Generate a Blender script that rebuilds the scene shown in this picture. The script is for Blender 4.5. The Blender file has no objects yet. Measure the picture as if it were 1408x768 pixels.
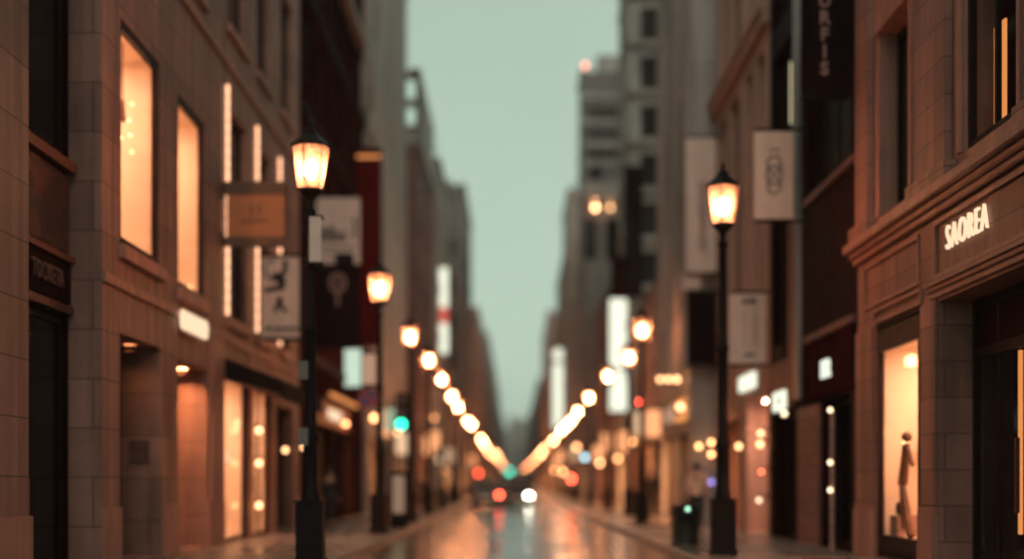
import bpy, bmesh, math, random
from mathutils import Vector, Matrix
random.seed(11)
SC = bpy.context.scene
COL = SC.collection
R = math.radians
EYE, HOR, VPX, FPX = 1.4, 663.0, 708.0, 2000.0      # eye height, horizon row, vanishing column, focal length in photo pixels
PAVE = 0.12

def YF(u, X=6.2): return FPX * X / abs(u - VPX)       # depth at which a facade at lateral distance X is met
def ZV(v, y): return EYE + (HOR - v) * y / FPX
def XU(u, y): return (u - VPX) * y / FPX

# ------------------------------------------------------------------ materials
MATS = {}
def _new(name):
    m = bpy.data.materials.new(name); m.use_nodes = True
    nt = m.node_tree; nt.nodes.clear()
    out = nt.nodes.new('ShaderNodeOutputMaterial')
    return m, nt, out

def M(name, base, rough=.6, metal=0.0, var=.18, scale=1.3, streak=.15, bump=.15, joints=None, spec=.5, rvar=.1):
    m, nt, out = _new(name); N, L = nt.nodes, nt.links
    p = N.new('ShaderNodeBsdfPrincipled'); L.new(p.outputs[0], out.inputs[0])
    p.inputs['Metallic'].default_value = metal
    p.inputs['Specular IOR Level'].default_value = spec
    geo = N.new('ShaderNodeNewGeometry')
    n1 = N.new('ShaderNodeTexNoise'); n1.inputs['Scale'].default_value = scale; n1.inputs['Detail'].default_value = 7; n1.inputs['Roughness'].default_value = .62
    L.new(geo.outputs['Position'], n1.inputs['Vector'])
    mp = N.new('ShaderNodeMapping'); mp.inputs['Scale'].default_value = (3.2, 3.2, .22)
    L.new(geo.outputs['Position'], mp.inputs['Vector'])
    n2 = N.new('ShaderNodeTexNoise'); n2.inputs['Scale'].default_value = 1.0; n2.inputs['Detail'].default_value = 5
    L.new(mp.outputs[0], n2.inputs['Vector'])
    r1 = N.new('ShaderNodeMapRange'); r1.inputs[1].default_value = .3; r1.inputs[2].default_value = .7
    r1.inputs[3].default_value = 1 - var; r1.inputs[4].default_value = 1 + var; L.new(n1.outputs['Fac'], r1.inputs[0])
    r2 = N.new('ShaderNodeMapRange'); r2.inputs[1].default_value = .35; r2.inputs[2].default_value = .65
    r2.inputs[3].default_value = 1 - streak; r2.inputs[4].default_value = 1 + streak * .4; L.new(n2.outputs['Fac'], r2.inputs[0])
    mu = N.new('ShaderNodeMath'); mu.operation = 'MULTIPLY'; L.new(r1.outputs[0], mu.inputs[0]); L.new(r2.outputs[0], mu.inputs[1])
    fac = mu.outputs[0]
    height = n1.outputs['Fac']
    if joints:
        w, h, mo = joints
        sx = N.new('ShaderNodeSeparateXYZ'); L.new(geo.outputs['Position'], sx.inputs[0])
        ad = N.new('ShaderNodeMath'); ad.operation = 'ADD'; L.new(sx.outputs[0], ad.inputs[0]); L.new(sx.outputs[1], ad.inputs[1])
        cb = N.new('ShaderNodeCombineXYZ'); L.new(ad.outputs[0], cb.inputs[0]); L.new(sx.outputs[2], cb.inputs[1])
        bt = N.new('ShaderNodeTexBrick'); L.new(cb.outputs[0], bt.inputs['Vector'])
        bt.inputs['Scale'].default_value = 1; bt.inputs['Mortar Size'].default_value = mo
        bt.inputs['Brick Width'].default_value = w; bt.inputs['Row Height'].default_value = h
        bt.inputs['Color1'].default_value = (1, 1, 1, 1); bt.inputs['Color2'].default_value = (.68, .69, .70, 1); bt.inputs['Mortar'].default_value = (.3, .3, .3, 1)
        bt.inputs['Mortar Smooth'].default_value = .2
        m2 = N.new('ShaderNodeMath'); m2.operation = 'MULTIPLY'; L.new(fac, m2.inputs[0]); L.new(bt.outputs['Color'], m2.inputs[1]); fac = m2.outputs[0]
        hh = N.new('ShaderNodeMath'); hh.operation = 'MULTIPLY_ADD'; hh.inputs[1].default_value = -2.0
        L.new(bt.outputs['Fac'], hh.inputs[0]); L.new(n1.outputs['Fac'], hh.inputs[2]); height = hh.outputs[0]
    sc = N.new('ShaderNodeVectorMath'); sc.operation = 'SCALE'; sc.inputs[0].default_value = base[:3]; L.new(fac, sc.inputs['Scale'])
    L.new(sc.outputs[0], p.inputs['Base Color'])
    rr = N.new('ShaderNodeMapRange'); rr.inputs[1].default_value = .3; rr.inputs[2].default_value = .7
    rr.inputs[3].default_value = max(.02, rough - rvar); rr.inputs[4].default_value = min(1, rough + rvar)
    L.new(n1.outputs['Fac'], rr.inputs[0]); L.new(rr.outputs[0], p.inputs['Roughness'])
    if bump:
        b = N.new('ShaderNodeBump'); b.inputs['Strength'].default_value = bump; b.inputs['Distance'].default_value = .02
        L.new(height, b.inputs['Height']); L.new(b.outputs[0], p.inputs['Normal'])
    MATS[name] = m
    return m

def E(name, col, strength, base=None):
    m, nt, out = _new(name)
    e = nt.nodes.new('ShaderNodeEmission'); e.inputs[0].default_value = (*col, 1); e.inputs[1].default_value = strength
    nt.links.new(e.outputs[0], out.inputs[0]); MATS[name] = m
    return m

def glass(name, tint=(1, 1, 1), refl=1.0):
    m, nt, out = _new(name); N, L = nt.nodes, nt.links
    t = N.new('ShaderNodeBsdfTransparent'); t.inputs[0].default_value = (*tint, 1)
    g = N.new('ShaderNodeBsdfGlossy'); g.inputs['Roughness'].default_value = .03
    f = N.new('ShaderNodeFresnel'); gg = N.new('ShaderNodeNewGeometry')
    io = N.new('ShaderNodeMapRange'); io.inputs[3].default_value = 1.35; io.inputs[4].default_value = 1 / 1.35     # a thin sheet reflects alike from both sides
    L.new(gg.outputs['Backfacing'], io.inputs[0]); L.new(io.outputs[0], f.inputs[0])
    mm = N.new('ShaderNodeMath'); mm.operation = 'MULTIPLY'; mm.inputs[1].default_value = refl; L.new(f.outputs[0], mm.inputs[0])
    mx = N.new('ShaderNodeMixShader'); L.new(mm.outputs[0], mx.inputs[0]); L.new(t.outputs[0], mx.inputs[1]); L.new(g.outputs[0], mx.inputs[2])
    L.new(mx.outputs[0], out.inputs[0]); MATS[name] = m
    return m

def frosted(name, tcol, col, through):
    m, nt, out = _new(name); N, L = nt.nodes, nt.links
    t = N.new('ShaderNodeBsdfTransparent'); t.inputs[0].default_value = (*tcol, 1)
    d = N.new('ShaderNodeBsdfTranslucent'); d.inputs[0].default_value = (*col, 1)
    mx = N.new('ShaderNodeMixShader'); mx.inputs[0].default_value = through
    L.new(d.outputs[0], mx.inputs[1]); L.new(t.outputs[0], mx.inputs[2]); L.new(mx.outputs[0], out.inputs[0]); MATS[name] = m
    return m

stone = M('warm_stone', (.40, .195, .152), .62, var=.2, scale=1.6, streak=.38, bump=.3, joints=(3.1, .74, .011))
stone_plain = M('warm_stone_smooth', (.45, .21, .16), .58, var=.16, scale=2.2, streak=.25, bump=.2)
stone_r = M('brown_stone', (.37, .175, .135), .6, var=.2, scale=1.8, streak=.36, bump=.3, joints=(2.3, .53, .010))
stone_r2 = M('brown_stone_smooth', (.39, .185, .145), .55, var=.15, scale=2.5, streak=.22, bump=.2)
dark_clad = M('dark_cladding', (.045, .011, .013), .7, spec=.0, var=.3, streak=.35, bump=.12, joints=(2.2, 1.5, .01))
dark_clad2 = M('black_brown_cladding', (.024, .007, .008), .6, spec=.02, var=.3, streak=.35, bump=.1, joints=(1.6, 2.4, .008))
beige = M('beige_render', (.48, .28, .225), .7, var=.12, streak=.25, bump=.15)
grey_c = M('pale_concrete', (.46, .38, .34), .75, var=.14, streak=.28, bump=.2, joints=(3.0, 3.4, .01))
grey_p = M('grey_panel', (.40, .37, .345), .5, var=.12, streak=.2, bump=.1, joints=(1.8, 4.8, .012))
grey_d = M('dark_concrete', (.24, .21, .20), .7, var=.18, streak=.25, bump=.15, joints=(2.5, 3.2, .01))
grey_m = M('weathered_concrete', (.46, .43, .40), .75, var=.18, streak=.3, bump=.2, joints=(2.8, 3.3, .01))
brown_w = M('brown_tile', (.19, .085, .075), .55, var=.2, streak=.25, bump=.15, joints=(.5, .25, .012))
tan_w = M('tan_tile', (.46, .27, .22), .6, var=.18, streak=.28, bump=.15, joints=(.6, .3, .01))
roofm = M('roof_felt', (.09, .085, .08), .9, var=.3)
metal_b = M('black_iron', (.014, .010, .010), .45, 0, spec=.06, var=.25, streak=.1, bump=.1, scale=9)
metal_g = M('grey_metal', (.28, .27, .26), .4, .7, var=.15, scale=5)
frame_d = M('dark_bronze_frame', (.022, .012, .010), .42, .0, spec=.06, var=.2, scale=6)
bronze = M('bronze_panel', (.16, .055, .032), .26, .75, var=.25, scale=2, bump=.05)
copper = M('copper_trim', (.20, .06, .03), .45, .3, var=.2)
pane_d = M('dark_window_glass', (.008, .006, .007), .12, 0, var=.3, scale=.5, bump=.02, spec=.06, rvar=.04)
pane_k = M('matt_black_glass', (.016, .010, .010), .45, 0, var=.3, scale=.5, bump=.02, spec=.03)
pane_g = M('grey_window_glass', (.035, .030, .030), .12, 0, var=.3, scale=.5, bump=.02, spec=.4, rvar=.04)
cream = M('cream_plaster', (.78, .62, .47), .8, var=.06, streak=.05, bump=.03)
wood = M('brown_timber', (.16, .07, .035), .5, var=.3, scale=3, streak=.3)
sign_br = M('brown_sign_face', (.55, .19, .07), .5, 0, var=.14, scale=2.5, streak=.1, bump=.05)
cloth_w = M('offwhite_cloth', (.84, .64, .56), .85, var=.08, streak=.1, bump=.1, scale=3)
cloth_k = M('black_cloth', (.018, .008, .009), .85, spec=.0, var=.2, bump=.1)
maroon = M('maroon_panel', (.11, .007, .009), .6, spec=.0, var=.18, streak=.2)
ink = M('black_ink', (.035, .025, .027), .7, var=.2)
ink_g = M('grey_ink', (.22, .17, .15), .8, var=.25, scale=4)
letter_b = M('dull_bronze_letters', (.15, .055, .045), .6)
pink_i = M('pink_print', (.34, .19, .16), .7)
awn_m = M('dark_canvas', (.02, .011, .010), .85, spec=.1, var=.3, bump=.2)
skin_m = M('skin', (.45, .25, .17), .55, var=.06, streak=0, bump=.03, scale=12)
hair_m = M('black_hair', (.015, .01, .009), .5, var=.3, scale=30)
coat_k = M('black_wool', (.018, .013, .014), .9, var=.25, scale=20)
coat_b = M('beige_wool', (.80, .50, .36), .9, var=.15, scale=20)
trou_k = M('charcoal_trousers', (.03, .024, .025), .9, var=.2, scale=20)
shoe_m = M('black_leather', (.012, .01, .01), .35)
car_grey = M('grey_car_paint', (.16, .16, .155), .22, .4, var=.05, streak=0, bump=0)
car_dark = M('dark_car_paint', (.03, .028, .03), .2, .4, var=.05, streak=0, bump=0)
rubber = M('tyre_rubber', (.018, .017, .017), .85, var=.2)
plate_m = M('plate_white', (.6, .6, .55), .5)
red_lens = M('red_plastic', (.3, .02, .015), .2)
grey_lens = M('clear_lens', (.4, .4, .4), .15)
green_p = M('green_plastic', (.012, .02, .016), .5, var=.25)
blue_s = M('blue_enamel', (.03, .07, .2), .4)
red_s = M('red_enamel', (.42, .03, .025), .4)
kerb_m = M('granite_kerb', (.20, .165, .15), .38, var=.25, streak=0, bump=.2, scale=6)

clear = glass('clear_shop_glass', (.96, .95, .93), .5)
lampglass = frosted('frosted_lamp_glass', (1.0, .94, .86), (.33, .25, .22), .6)

WARM = (1.0, .46, .16)
bulb_m = E('lamp_bulb', (1.0, .38, .17), 390)
room_l = E('warm_room_light', (1.0, .53, .34), 38)
room_f = E('street_shop_light', (1.0, .48, .22), 100)
room_s = E('warm_soft_light', (1.0, .46, .2), 34)
strip_l = E('warm_light_strip', (1.0, .50, .28), 2.0)
letter_w = E('warm_white_letters', (1.0, .72, .46), 1.15)
letter_c = E('cool_white_letters', (.86, .92, .76), 1.15)
box_w = E('white_sign_box', (.95, .97, .76), 1.25)
box_g = E('greenish_sign_box', (.74, .92, .72), .85)
box_b = E('beige_sign_box', (.95, .55, .36), .5)
box_r = E('red_sign_box', (.95, .17, .12), .8)
win_o = E('orange_lit_pane', (1.0, .36, .11), 1.0)
amber_box = E('amber_sign_box', (1.0, .40, .17), 1.4)
cream_box = E('cream_sign_box', (1.0, .64, .38), 1.0)
win_sky = E('sky_reflection_pane', (.62, .85, .70), .8)  # pale glow stands in for sky reflected in the glass
glow_n = E('small_warm_globe', (1.0, .50, .22), 5)
glow_m = E('amber_globe', (1.0, .42, .16), 10)
glow_f = E('distant_amber_globe', (1.0, .45, .2), 17)
glow_w = E('white_globe', (1.0, .74, .45), 2.8)
glow_wf = E('distant_white_globe', (.95, .85, .65), 24)
glow_r = E('red_signal_light', (1.0, .09, .045), 22)
beacon_r = E('roof_beacon_light', (1.0, .22, .14), 7)
glow_p = E('violet_globe', (.4, .32, .9), 2.2)
glow_blue = E('bluish_globe', (.45, .7, .78), 6)
green_l = E('green_signal_light', (.02, .85, .42), 7)
green_f = E('distant_green_signal_light', (.03, .75, .5), 60)
head_l = E('car_headlight_glow', (1.0, .95, .78), 50)
tail_l = E('car_taillight_glow', (1.0, .07, .03), 26)
SKY_STRENGTH, HAZE, FOCUS, FSTOP, EXPO = 0.117, 0.00038, 17.5, 0.27, 0.0
# ------------------------------------------------------------------ mesh helpers
OFF = {}
class MB:
    def __init__(s): s.v = []; s.f = []
    def quad(s, *p):
        i = len(s.v); s.v += [Vector(q) for q in p]; s.f.append(tuple(range(i, i + len(p)))); return s
    def hexa(s, c):                                        # c: 4 lower then 4 upper corners, same turn
        i = len(s.v); s.v += [Vector(q) for q in c]
        for f in ((3, 2, 1, 0), (4, 5, 6, 7), (0, 1, 5, 4), (1, 2, 6, 5), (2, 3, 7, 6), (3, 0, 4, 7)): s.f.append(tuple(i + k for k in f))
        return s
    def box(s, x0, x1, y0, y1, z0, z1):
        x0, x1 = min(x0, x1), max(x0, x1); y0, y1 = min(y0, y1), max(y0, y1); z0, z1 = min(z0, z1), max(z0, z1)
        return s.hexa([(x0, y0, z0), (x1, y0, z0), (x1, y1, z0), (x0, y1, z0), (x0, y0, z1), (x1, y0, z1), (x1, y1, z1), (x0, y1, z1)])
    def fbox(s, f, a0, a1, b0, b1, d0, d1):
        return s.hexa([f(a0, b0, d0), f(a1, b0, d0), f(a1, b0, d1), f(a0, b0, d1), f(a0, b1, d0), f(a1, b1, d0), f(a1, b1, d1), f(a0, b1, d1)])
    def cyl(s, p0, p1, r0, r1=None, n=12, cap=True):
        r1 = r0 if r1 is None else r1
        p0, p1 = Vector(p0), Vector(p1); d = (p1 - p0).normalized()
        a = d.orthogonal().normalized(); b = d.cross(a); i = len(s.v)
        for p, r in ((p0, r0), (p1, r1)):
            for k in range(n):
                t = 2 * math.pi * k / n; s.v.append(p + a * (r * math.cos(t)) + b * (r * math.sin(t)))
        for k in range(n): s.f.append((i + k, i + (k + 1) % n, i + n + (k + 1) % n, i + n + k))
        if cap: s.f.append(tuple(i + n - 1 - k for k in range(n))); s.f.append(tuple(i + n + k for k in range(n)))
        return s
    def lathe(s, prof, c=(0, 0, 0), n=16, rot=0):
        i = len(s.v); c = Vector(c)
        for r, z in prof:
            for k in range(n):
                t = 2 * math.pi * k / n + rot; s.v.append(c + Vector((r * math.cos(t), r * math.sin(t), z)))
        for j in range(len(prof) - 1):
            for k in range(n):
                s.f.append((i + j * n + k, i + j * n + (k + 1) % n, i + (j + 1) * n + (k + 1) % n, i + (j + 1) * n + k))
        s.f.append(tuple(i + n - 1 - k for k in range(n))); j = len(prof) - 1
        s.f.append(tuple(i + j * n + k for k in range(n)))
        return s
    def ball(s, c, r, n=10, m=6, sc=(1, 1, 1)):
        i0 = len(s.v); prof = [(max(1e-4, r * math.sin(math.pi * k / m)), -r * math.cos(math.pi * k / m)) for k in range(m + 1)]
        s.lathe(prof, (0, 0, 0), n)
        for q in s.v[i0:]: q.x *= sc[0]; q.y *= sc[1]; q.z *= sc[2]; q += Vector(c)
        return s
    def grid(s, f, a0, a1, b0, b1, t, opens):              # a wall with openings; f(a, b, depth) gives the place
        A = sorted({round(x, 4) for x in [a0, a1] + [o[0] for o in opens] + [o[1] for o in opens] if a0 - 1e-6 <= x <= a1 + 1e-6})
        B = sorted({round(x, 4) for x in [b0, b1] + [o[2] for o in opens] + [o[3] for o in opens] if b0 - 1e-6 <= x <= b1 + 1e-6})
        na, nb = len(A) - 1, len(B) - 1
        def solid(i, j):
            if i < 0 or j < 0 or i >= na or j >= nb: return False
            ca, cb = (A[i] + A[i + 1]) / 2, (B[j] + B[j + 1]) / 2
            return not any(o[0] < ca < o[1] and o[2] < cb < o[3] for o in opens)
        for i in range(na):
            for j in range(nb):
                if not solid(i, j): continue
                x0, x1, z0, z1 = A[i], A[i + 1], B[j], B[j + 1]
                s.quad(f(x0, z0, 0), f(x1, z0, 0), f(x1, z1, 0), f(x0, z1, 0))
                s.quad(f(x0, z0, t), f(x0, z1, t), f(x1, z1, t), f(x1, z0, t))
                if not solid(i - 1, j): s.quad(f(x0, z0, 0), f(x0, z1, 0), f(x0, z1, t), f(x0, z0, t))
                if not solid(i + 1, j): s.quad(f(x1, z0, 0), f(x1, z0, t), f(x1, z1, t), f(x1, z1, 0))
                if not solid(i, j - 1): s.quad(f(x0, z0, 0), f(x0, z0, t), f(x1, z0, t), f(x1, z0, 0))
                if not solid(i, j + 1): s.quad(f(x0, z1, 0), f(x1, z1, 0), f(x1, z1, t), f(x0, z1, t))
        return s
    def build(s, name, mat, parent=None, bevel=0, smooth=False):
        off = OFF[parent.name] if parent else Vector((0, 0, 0))
        me = bpy.data.meshes.new(name)
        me.from_pydata([tuple(q - off) for q in s.v], [], s.f)
        bm = bmesh.new(); bm.from_mesh(me)
        bmesh.ops.remove_doubles(bm, verts=bm.verts, dist=1e-4)
        bmesh.ops.recalc_face_normals(bm, faces=bm.faces)
        if bevel:
            es = [e for e in bm.edges if len(e.link_faces) == 2 and e.calc_face_angle(0) > .6]
            bmesh.ops.bevel(bm, geom=es, offset=bevel, segments=2, affect='EDGES', clamp_overlap=True)
        bm.to_mesh(me); bm.free()
        if smooth:
            for p in me.polygons: p.use_smooth = True
            me.set_sharp_from_angle(angle=R(40))
        me.materials.append(mat)
        o = bpy.data.objects.new(name, me); COL.objects.link(o)
        if parent: o.parent = parent
        OFF[o.name] = off
        return o

def tag(o, label=None, cat=None, group=None, kind=None):
    if label: o['label'] = label
    if cat: o['category'] = cat
    if group: o['group'] = group
    if kind: o['kind'] = kind
    return o
def empty(name, loc, label=None, cat=None, group=None):
    o = bpy.data.objects.new(name, None); o.location = loc; o.empty_display_size = .3; COL.objects.link(o)
    OFF[o.name] = Vector(loc)
    return tag(o, label, cat, group)
def copy_tree(o, parent=None):
    c = o.copy(); COL.objects.link(c); OFF[c.name] = OFF[o.name]
    if parent: c.parent = parent
    for ch in list(o.children): copy_tree(ch, c)
    return c

def fS(s, X): return lambda a, b, d: (s * (X + d), a, b)        # street-facing wall: a runs along the street
def fN(s, y): return lambda a, b, d: (s * a, y + d, b)          # wall facing back along the street: a is lateral distance

def text_mesh(txt, size, depth, bold=0.0, sx=1.0, gap=1.12):
    cu = bpy.data.curves.new('lettering', 'FONT'); cu.body = txt; cu.size = size; cu.extrude = depth; cu.offset = bold
    cu.space_character = gap; cu.align_x = 'CENTER'; cu.align_y = 'CENTER'; cu.resolution_u = 3
    ob = bpy.data.objects.new('lettering', cu); COL.objects.link(ob)
    bpy.context.view_layer.update()
    me = bpy.data.meshes.new_from_object(ob.evaluated_get(bpy.context.evaluated_depsgraph_get()))
    bpy.data.objects.remove(ob); bpy.data.curves.remove(cu)
    for v in me.vertices: v.co.x *= sx
    return me
def text_on(f, txt, a, b, size, d, mat, parent, flip=1, bold=0.0, sx=1.0, depth=.02, name='lettering', gap=1.12):
    """Lettering on a wall given by f; flip=-1 where a must run the other way to read correctly."""
    me = text_mesh(txt, size, depth, bold, sx, gap)
    off = OFF[parent.name]
    for v in me.vertices:
        x, y, z = v.co
        v.co = Vector(f(a + flip * x, b + y, d - z)) - off
    bm = bmesh.new(); bm.from_mesh(me); bmesh.ops.recalc_face_normals(bm, faces=bm.faces); bm.to_mesh(me); bm.free()
    me.materials.clear(); me.materials.append(mat)
    o = bpy.data.objects.new(name, me); COL.objects.link(o); o.parent = parent; OFF[o.name] = off
    return o

# ------------------------------------------------------------------ building helpers
def window(root, f, a0, a1, b0, b1, d, pane, fm=None, bars=1, w=.07, name='window', rails=0, pane_name='pane'):
    fm = fm or frame_d; mb = MB(); g = .003
    a0 += g; a1 -= g; b0 += g; b1 -= g
    mb.fbox(f, a0, a1, b0, b0 + w, d, d + .09); mb.fbox(f, a0, a1, b1 - w, b1, d, d + .09)
    mb.fbox(f, a0, a0 + w, b0 + w, b1 - w, d, d + .09); mb.fbox(f, a1 - w, a1, b0 + w, b1 - w, d, d + .09)
    for k in range(bars):
        c = a0 + (a1 - a0) * (k + 1) / (bars + 1); mb.fbox(f, c - w * .35, c + w * .35, b0 + w, b1 - w, d + .01, d + .08)
    for k in range(rails):
        c = b0 + (b1 - b0) * (k + 1) / (rails + 1)
        mb.fbox(f, a0 + w, a1 - w, c - w * .35, c + w * .35, d + .012, d + .078)
    o = mb.build(name, fm, root)
    if pane:
        MB().fbox(f, a0 + w * .6, a1 - w * .6, b0 + w * .6, b1 - w * .6, d + .04, d + .055).build(pane_name, pane, o)
    return o
def room(root, f, a0, a1, b0, b1, d0, d1, light, mat=None, lw=.5):
    mb = MB(); t = .05
    mb.fbox(f, a0, a1, b0 - t, b0, d0, d1); mb.fbox(f, a0, a1, b1, b1 + t, d0, d1)
    mb.fbox(f, a0 - t, a0, b0 - t, b1 + t, d0, d1); mb.fbox(f, a1, a1 + t, b0 - t, b1 + t, d0, d1)
    mb.fbox(f, a0 - t, a1 + t, b0 - t, b1 + t, d1, d1 + t)
    o = mb.build('shop_interior', mat or cream, root)
    if light:
        ac, dc = (a0 + a1) / 2, (d0 + d1) / 2; ha, hd = (a1 - a0) * lw / 2, (d1 - d0) * lw / 2
        MB().fbox(f, ac - ha, ac + ha, b1 - .05, b1 - .01, dc - hd, dc + hd).build('ceiling_light', light, o)
    return o
def shell(root, s, X, y0, y1, H, t, wall, D=9, near_opens=(), near_t=.3):
    """side walls, rear wall and roof behind a street front of thickness t"""
    sw = MB().grid(fN(s, y0), X + t, X + D, 0, H, near_t, list(near_opens)).build('side_wall', wall, root)
    MB().grid(fN(s, y1 - .3), X + t, X + D, 0, H, .3, []).build('side_wall', wall, root)
    MB().fbox(fS(s, X), y0 + .3, y1 - .3, 0, H, D - .3, D).build('rear_wall', wall, root)
    MB().fbox(fS(s, X), y0 + .3, y1 - .3, H - .7, H - .4, t, D - .3).build('roof', roofm, root)
    return sw
def wall_lamp(root, s, X, y, z, mat, r=.09, out=.22):
    mb = MB(); f = fS(s, X)
    mb.fbox(f, y - .04, y + .04, z + .02, z + .18, -.03, .0); mb.cyl(f(y, z + .1, -.03), f(y, z + .1, -out), .015, n=6)
    o = mb.build('wall_lamp', metal_b, root)
    MB().ball(f(y, z, -out), r, 10, 6).build('globe', mat, o)
    return o
def fascia_sign(root, s, X, y0, y1, z0, z1, box, txt=None, tm=None, name='fascia_sign', size=None):
    f = fS(s, X); o = MB().fbox(f, y0, y1, z0, z1, -.12, -.003).build(name, box, root, bevel=.015)
    if txt:
        h = size or (z1 - z0) * .8
        text_on(f, txt, (y0 + y1) / 2, (z0 + z1) / 2, h, -.125, tm or ink, o, flip=(1 if s < 0 else -1))
    return o

def front_building(name, label, s, X, y0, y1, H, wall, fh=3.4, bays=4, ww=.55, wh=.55, pane=None, near=None, D=9, z1st=4.6,
                   shops=(), trim=None, bandm=None, parts=True, lit=0, near_lit=(), cat='building', ground=None, proj=True, parapet=True):
    """a street building: front wall with window openings and shop fronts, side walls, roof, each window a part"""
    y0 += .012; root = empty(name, (s * (X + D / 2), (y0 + y1) / 2, 0), label, cat, 'buildings lining the street')
    t = .35; f = fS(s, X); pane = pane or pane_g
    opens, wins = [], []
    n = max(1, int((H - z1st - 1.0) / fh)); bw = (y1 - y0) / bays
    for i in range(n):
        for k in range(bays):
            a = y0 + bw * (k + .5); b = z1st + fh * i + fh * .22
            o = (a - bw * ww / 2, a + bw * ww / 2, b, b + fh * wh); opens.append(o); wins.append(o)
    sh = []
    for (a0, a1, z1, kind) in shops:
        A0, A1 = y0 + (y1 - y0) * a0, y0 + (y1 - y0) * a1
        opens.append((A0, A1, .14, z1)); sh.append((A0, A1, .14, z1, kind))
    MB().grid(f, y0, y1, 0, H, t, opens).build('wall', wall, root)
    nops = []
    if near:
        na, nf, nz0, nww, nwh, nw = near                   # columns, floor height, first sill, width share, height, reach in metres
        for i in range(int((H - nz0 - .8) / nf)):
            for k in range(na):
                c = X + t + .25 + (nw / na) * (k + .5); b = nz0 + nf * i
                nops.append((c - nw / na * nww / 2, c + nw / na * nww / 2, b, b + nwh))
    shell(root, s, X, y0, y1, H, t, wall, D, nops)
    fn = fN(s, y0)
    for i, o in enumerate(nops):
        pm = near_lit[i] if i < len(near_lit) and near_lit[i] else pane
        if parts: window(root, fn, *o, .14, pm, bars=0, w=.08)
        else: MB().fbox(fn, *o, .14, .2).build('window', pm, root)
    rnd = random.Random(name + str(y0))
    for o in wins:
        pm = win_o if rnd.random() < lit else pane
        if parts: window(root, f, *o, .12, pm, bars=1 if (o[1] - o[0]) > 1.2 else 0, w=.08)
        else: MB().fbox(f, *o, .12, .2).build('window', pm, root)
    if proj:                                               # sill bands and a coping
        mb = MB()
        for i in range(n):
            z = z1st + fh * i; mb.fbox(f, y0, y1, z - .12, z + .1, -.09, -.003)
        mb.build('floor_band', bandm or wall, root)
    if parapet:
        MB().fbox(f, y0, y1, H + .003, H + .16, -.12, .42).build('coping', bandm or grey_d, root)
    if parts and y0 > 60:                                  # tanks, plant and aerials on the roof
        q = rnd.uniform(.15, .6); ya = y0 + (y1 - y0) * q; ln = min(3.5, (y1 - y0) * .3)
        MB().fbox(f, ya, ya + ln, H - .39, H + rnd.uniform(1.2, 2.4), 1.2, 4.2).build('roof_plant', grey_m, root, bevel=.05)
        yc = y0 + (y1 - y0) * rnd.uniform(.1, .9); hh = rnd.uniform(1.5, 3.5); p = f(yc, 0, .9)
        mb = MB().cyl((p[0], yc, H - .39), (p[0], yc, H + hh), .035, n=6)
        for k in range(3): mb.cyl((p[0] - .5, yc, H + hh - .2 - .35 * k), (p[0] + .5, yc, H + hh - .2 - .35 * k), .02, n=5)
        mb.build('aerial', metal_b, root)
        MB().lathe([(.6, H - .39), (.6, H + 1.1), (.5, H + 1.25), (.05, H + 1.35)], (f(yc, 0, 2.6)[0], y0 + (y1 - y0) * (.8 if q < .4 else .08), 0), 14).build('water_tank', grey_c, root)
    for (A0, A1, z0, z1, kind) in sh:
        if kind == 'dark':
            window(root, f, A0, A1, z0, z1, .2, pane_d, bars=2, w=.09, name='shop_window')
        elif kind == 'panel':
            MB().fbox(f, A0 + .003, A1 - .003, z0, z1 - .003, .22, .3).build('shutter', wood, root)
        else:
            lm = {'lit': room_f, 'soft': room_s}[kind]
            window(root, f, A0, A1, z0, z1, .16, clear, bars=2, w=.08, name='shop_window')
            room(root, f, A0 + .06, A1 - .06, z0 + .05, z1 - .05, t + .01, 2.6, lm)
    return root
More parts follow.
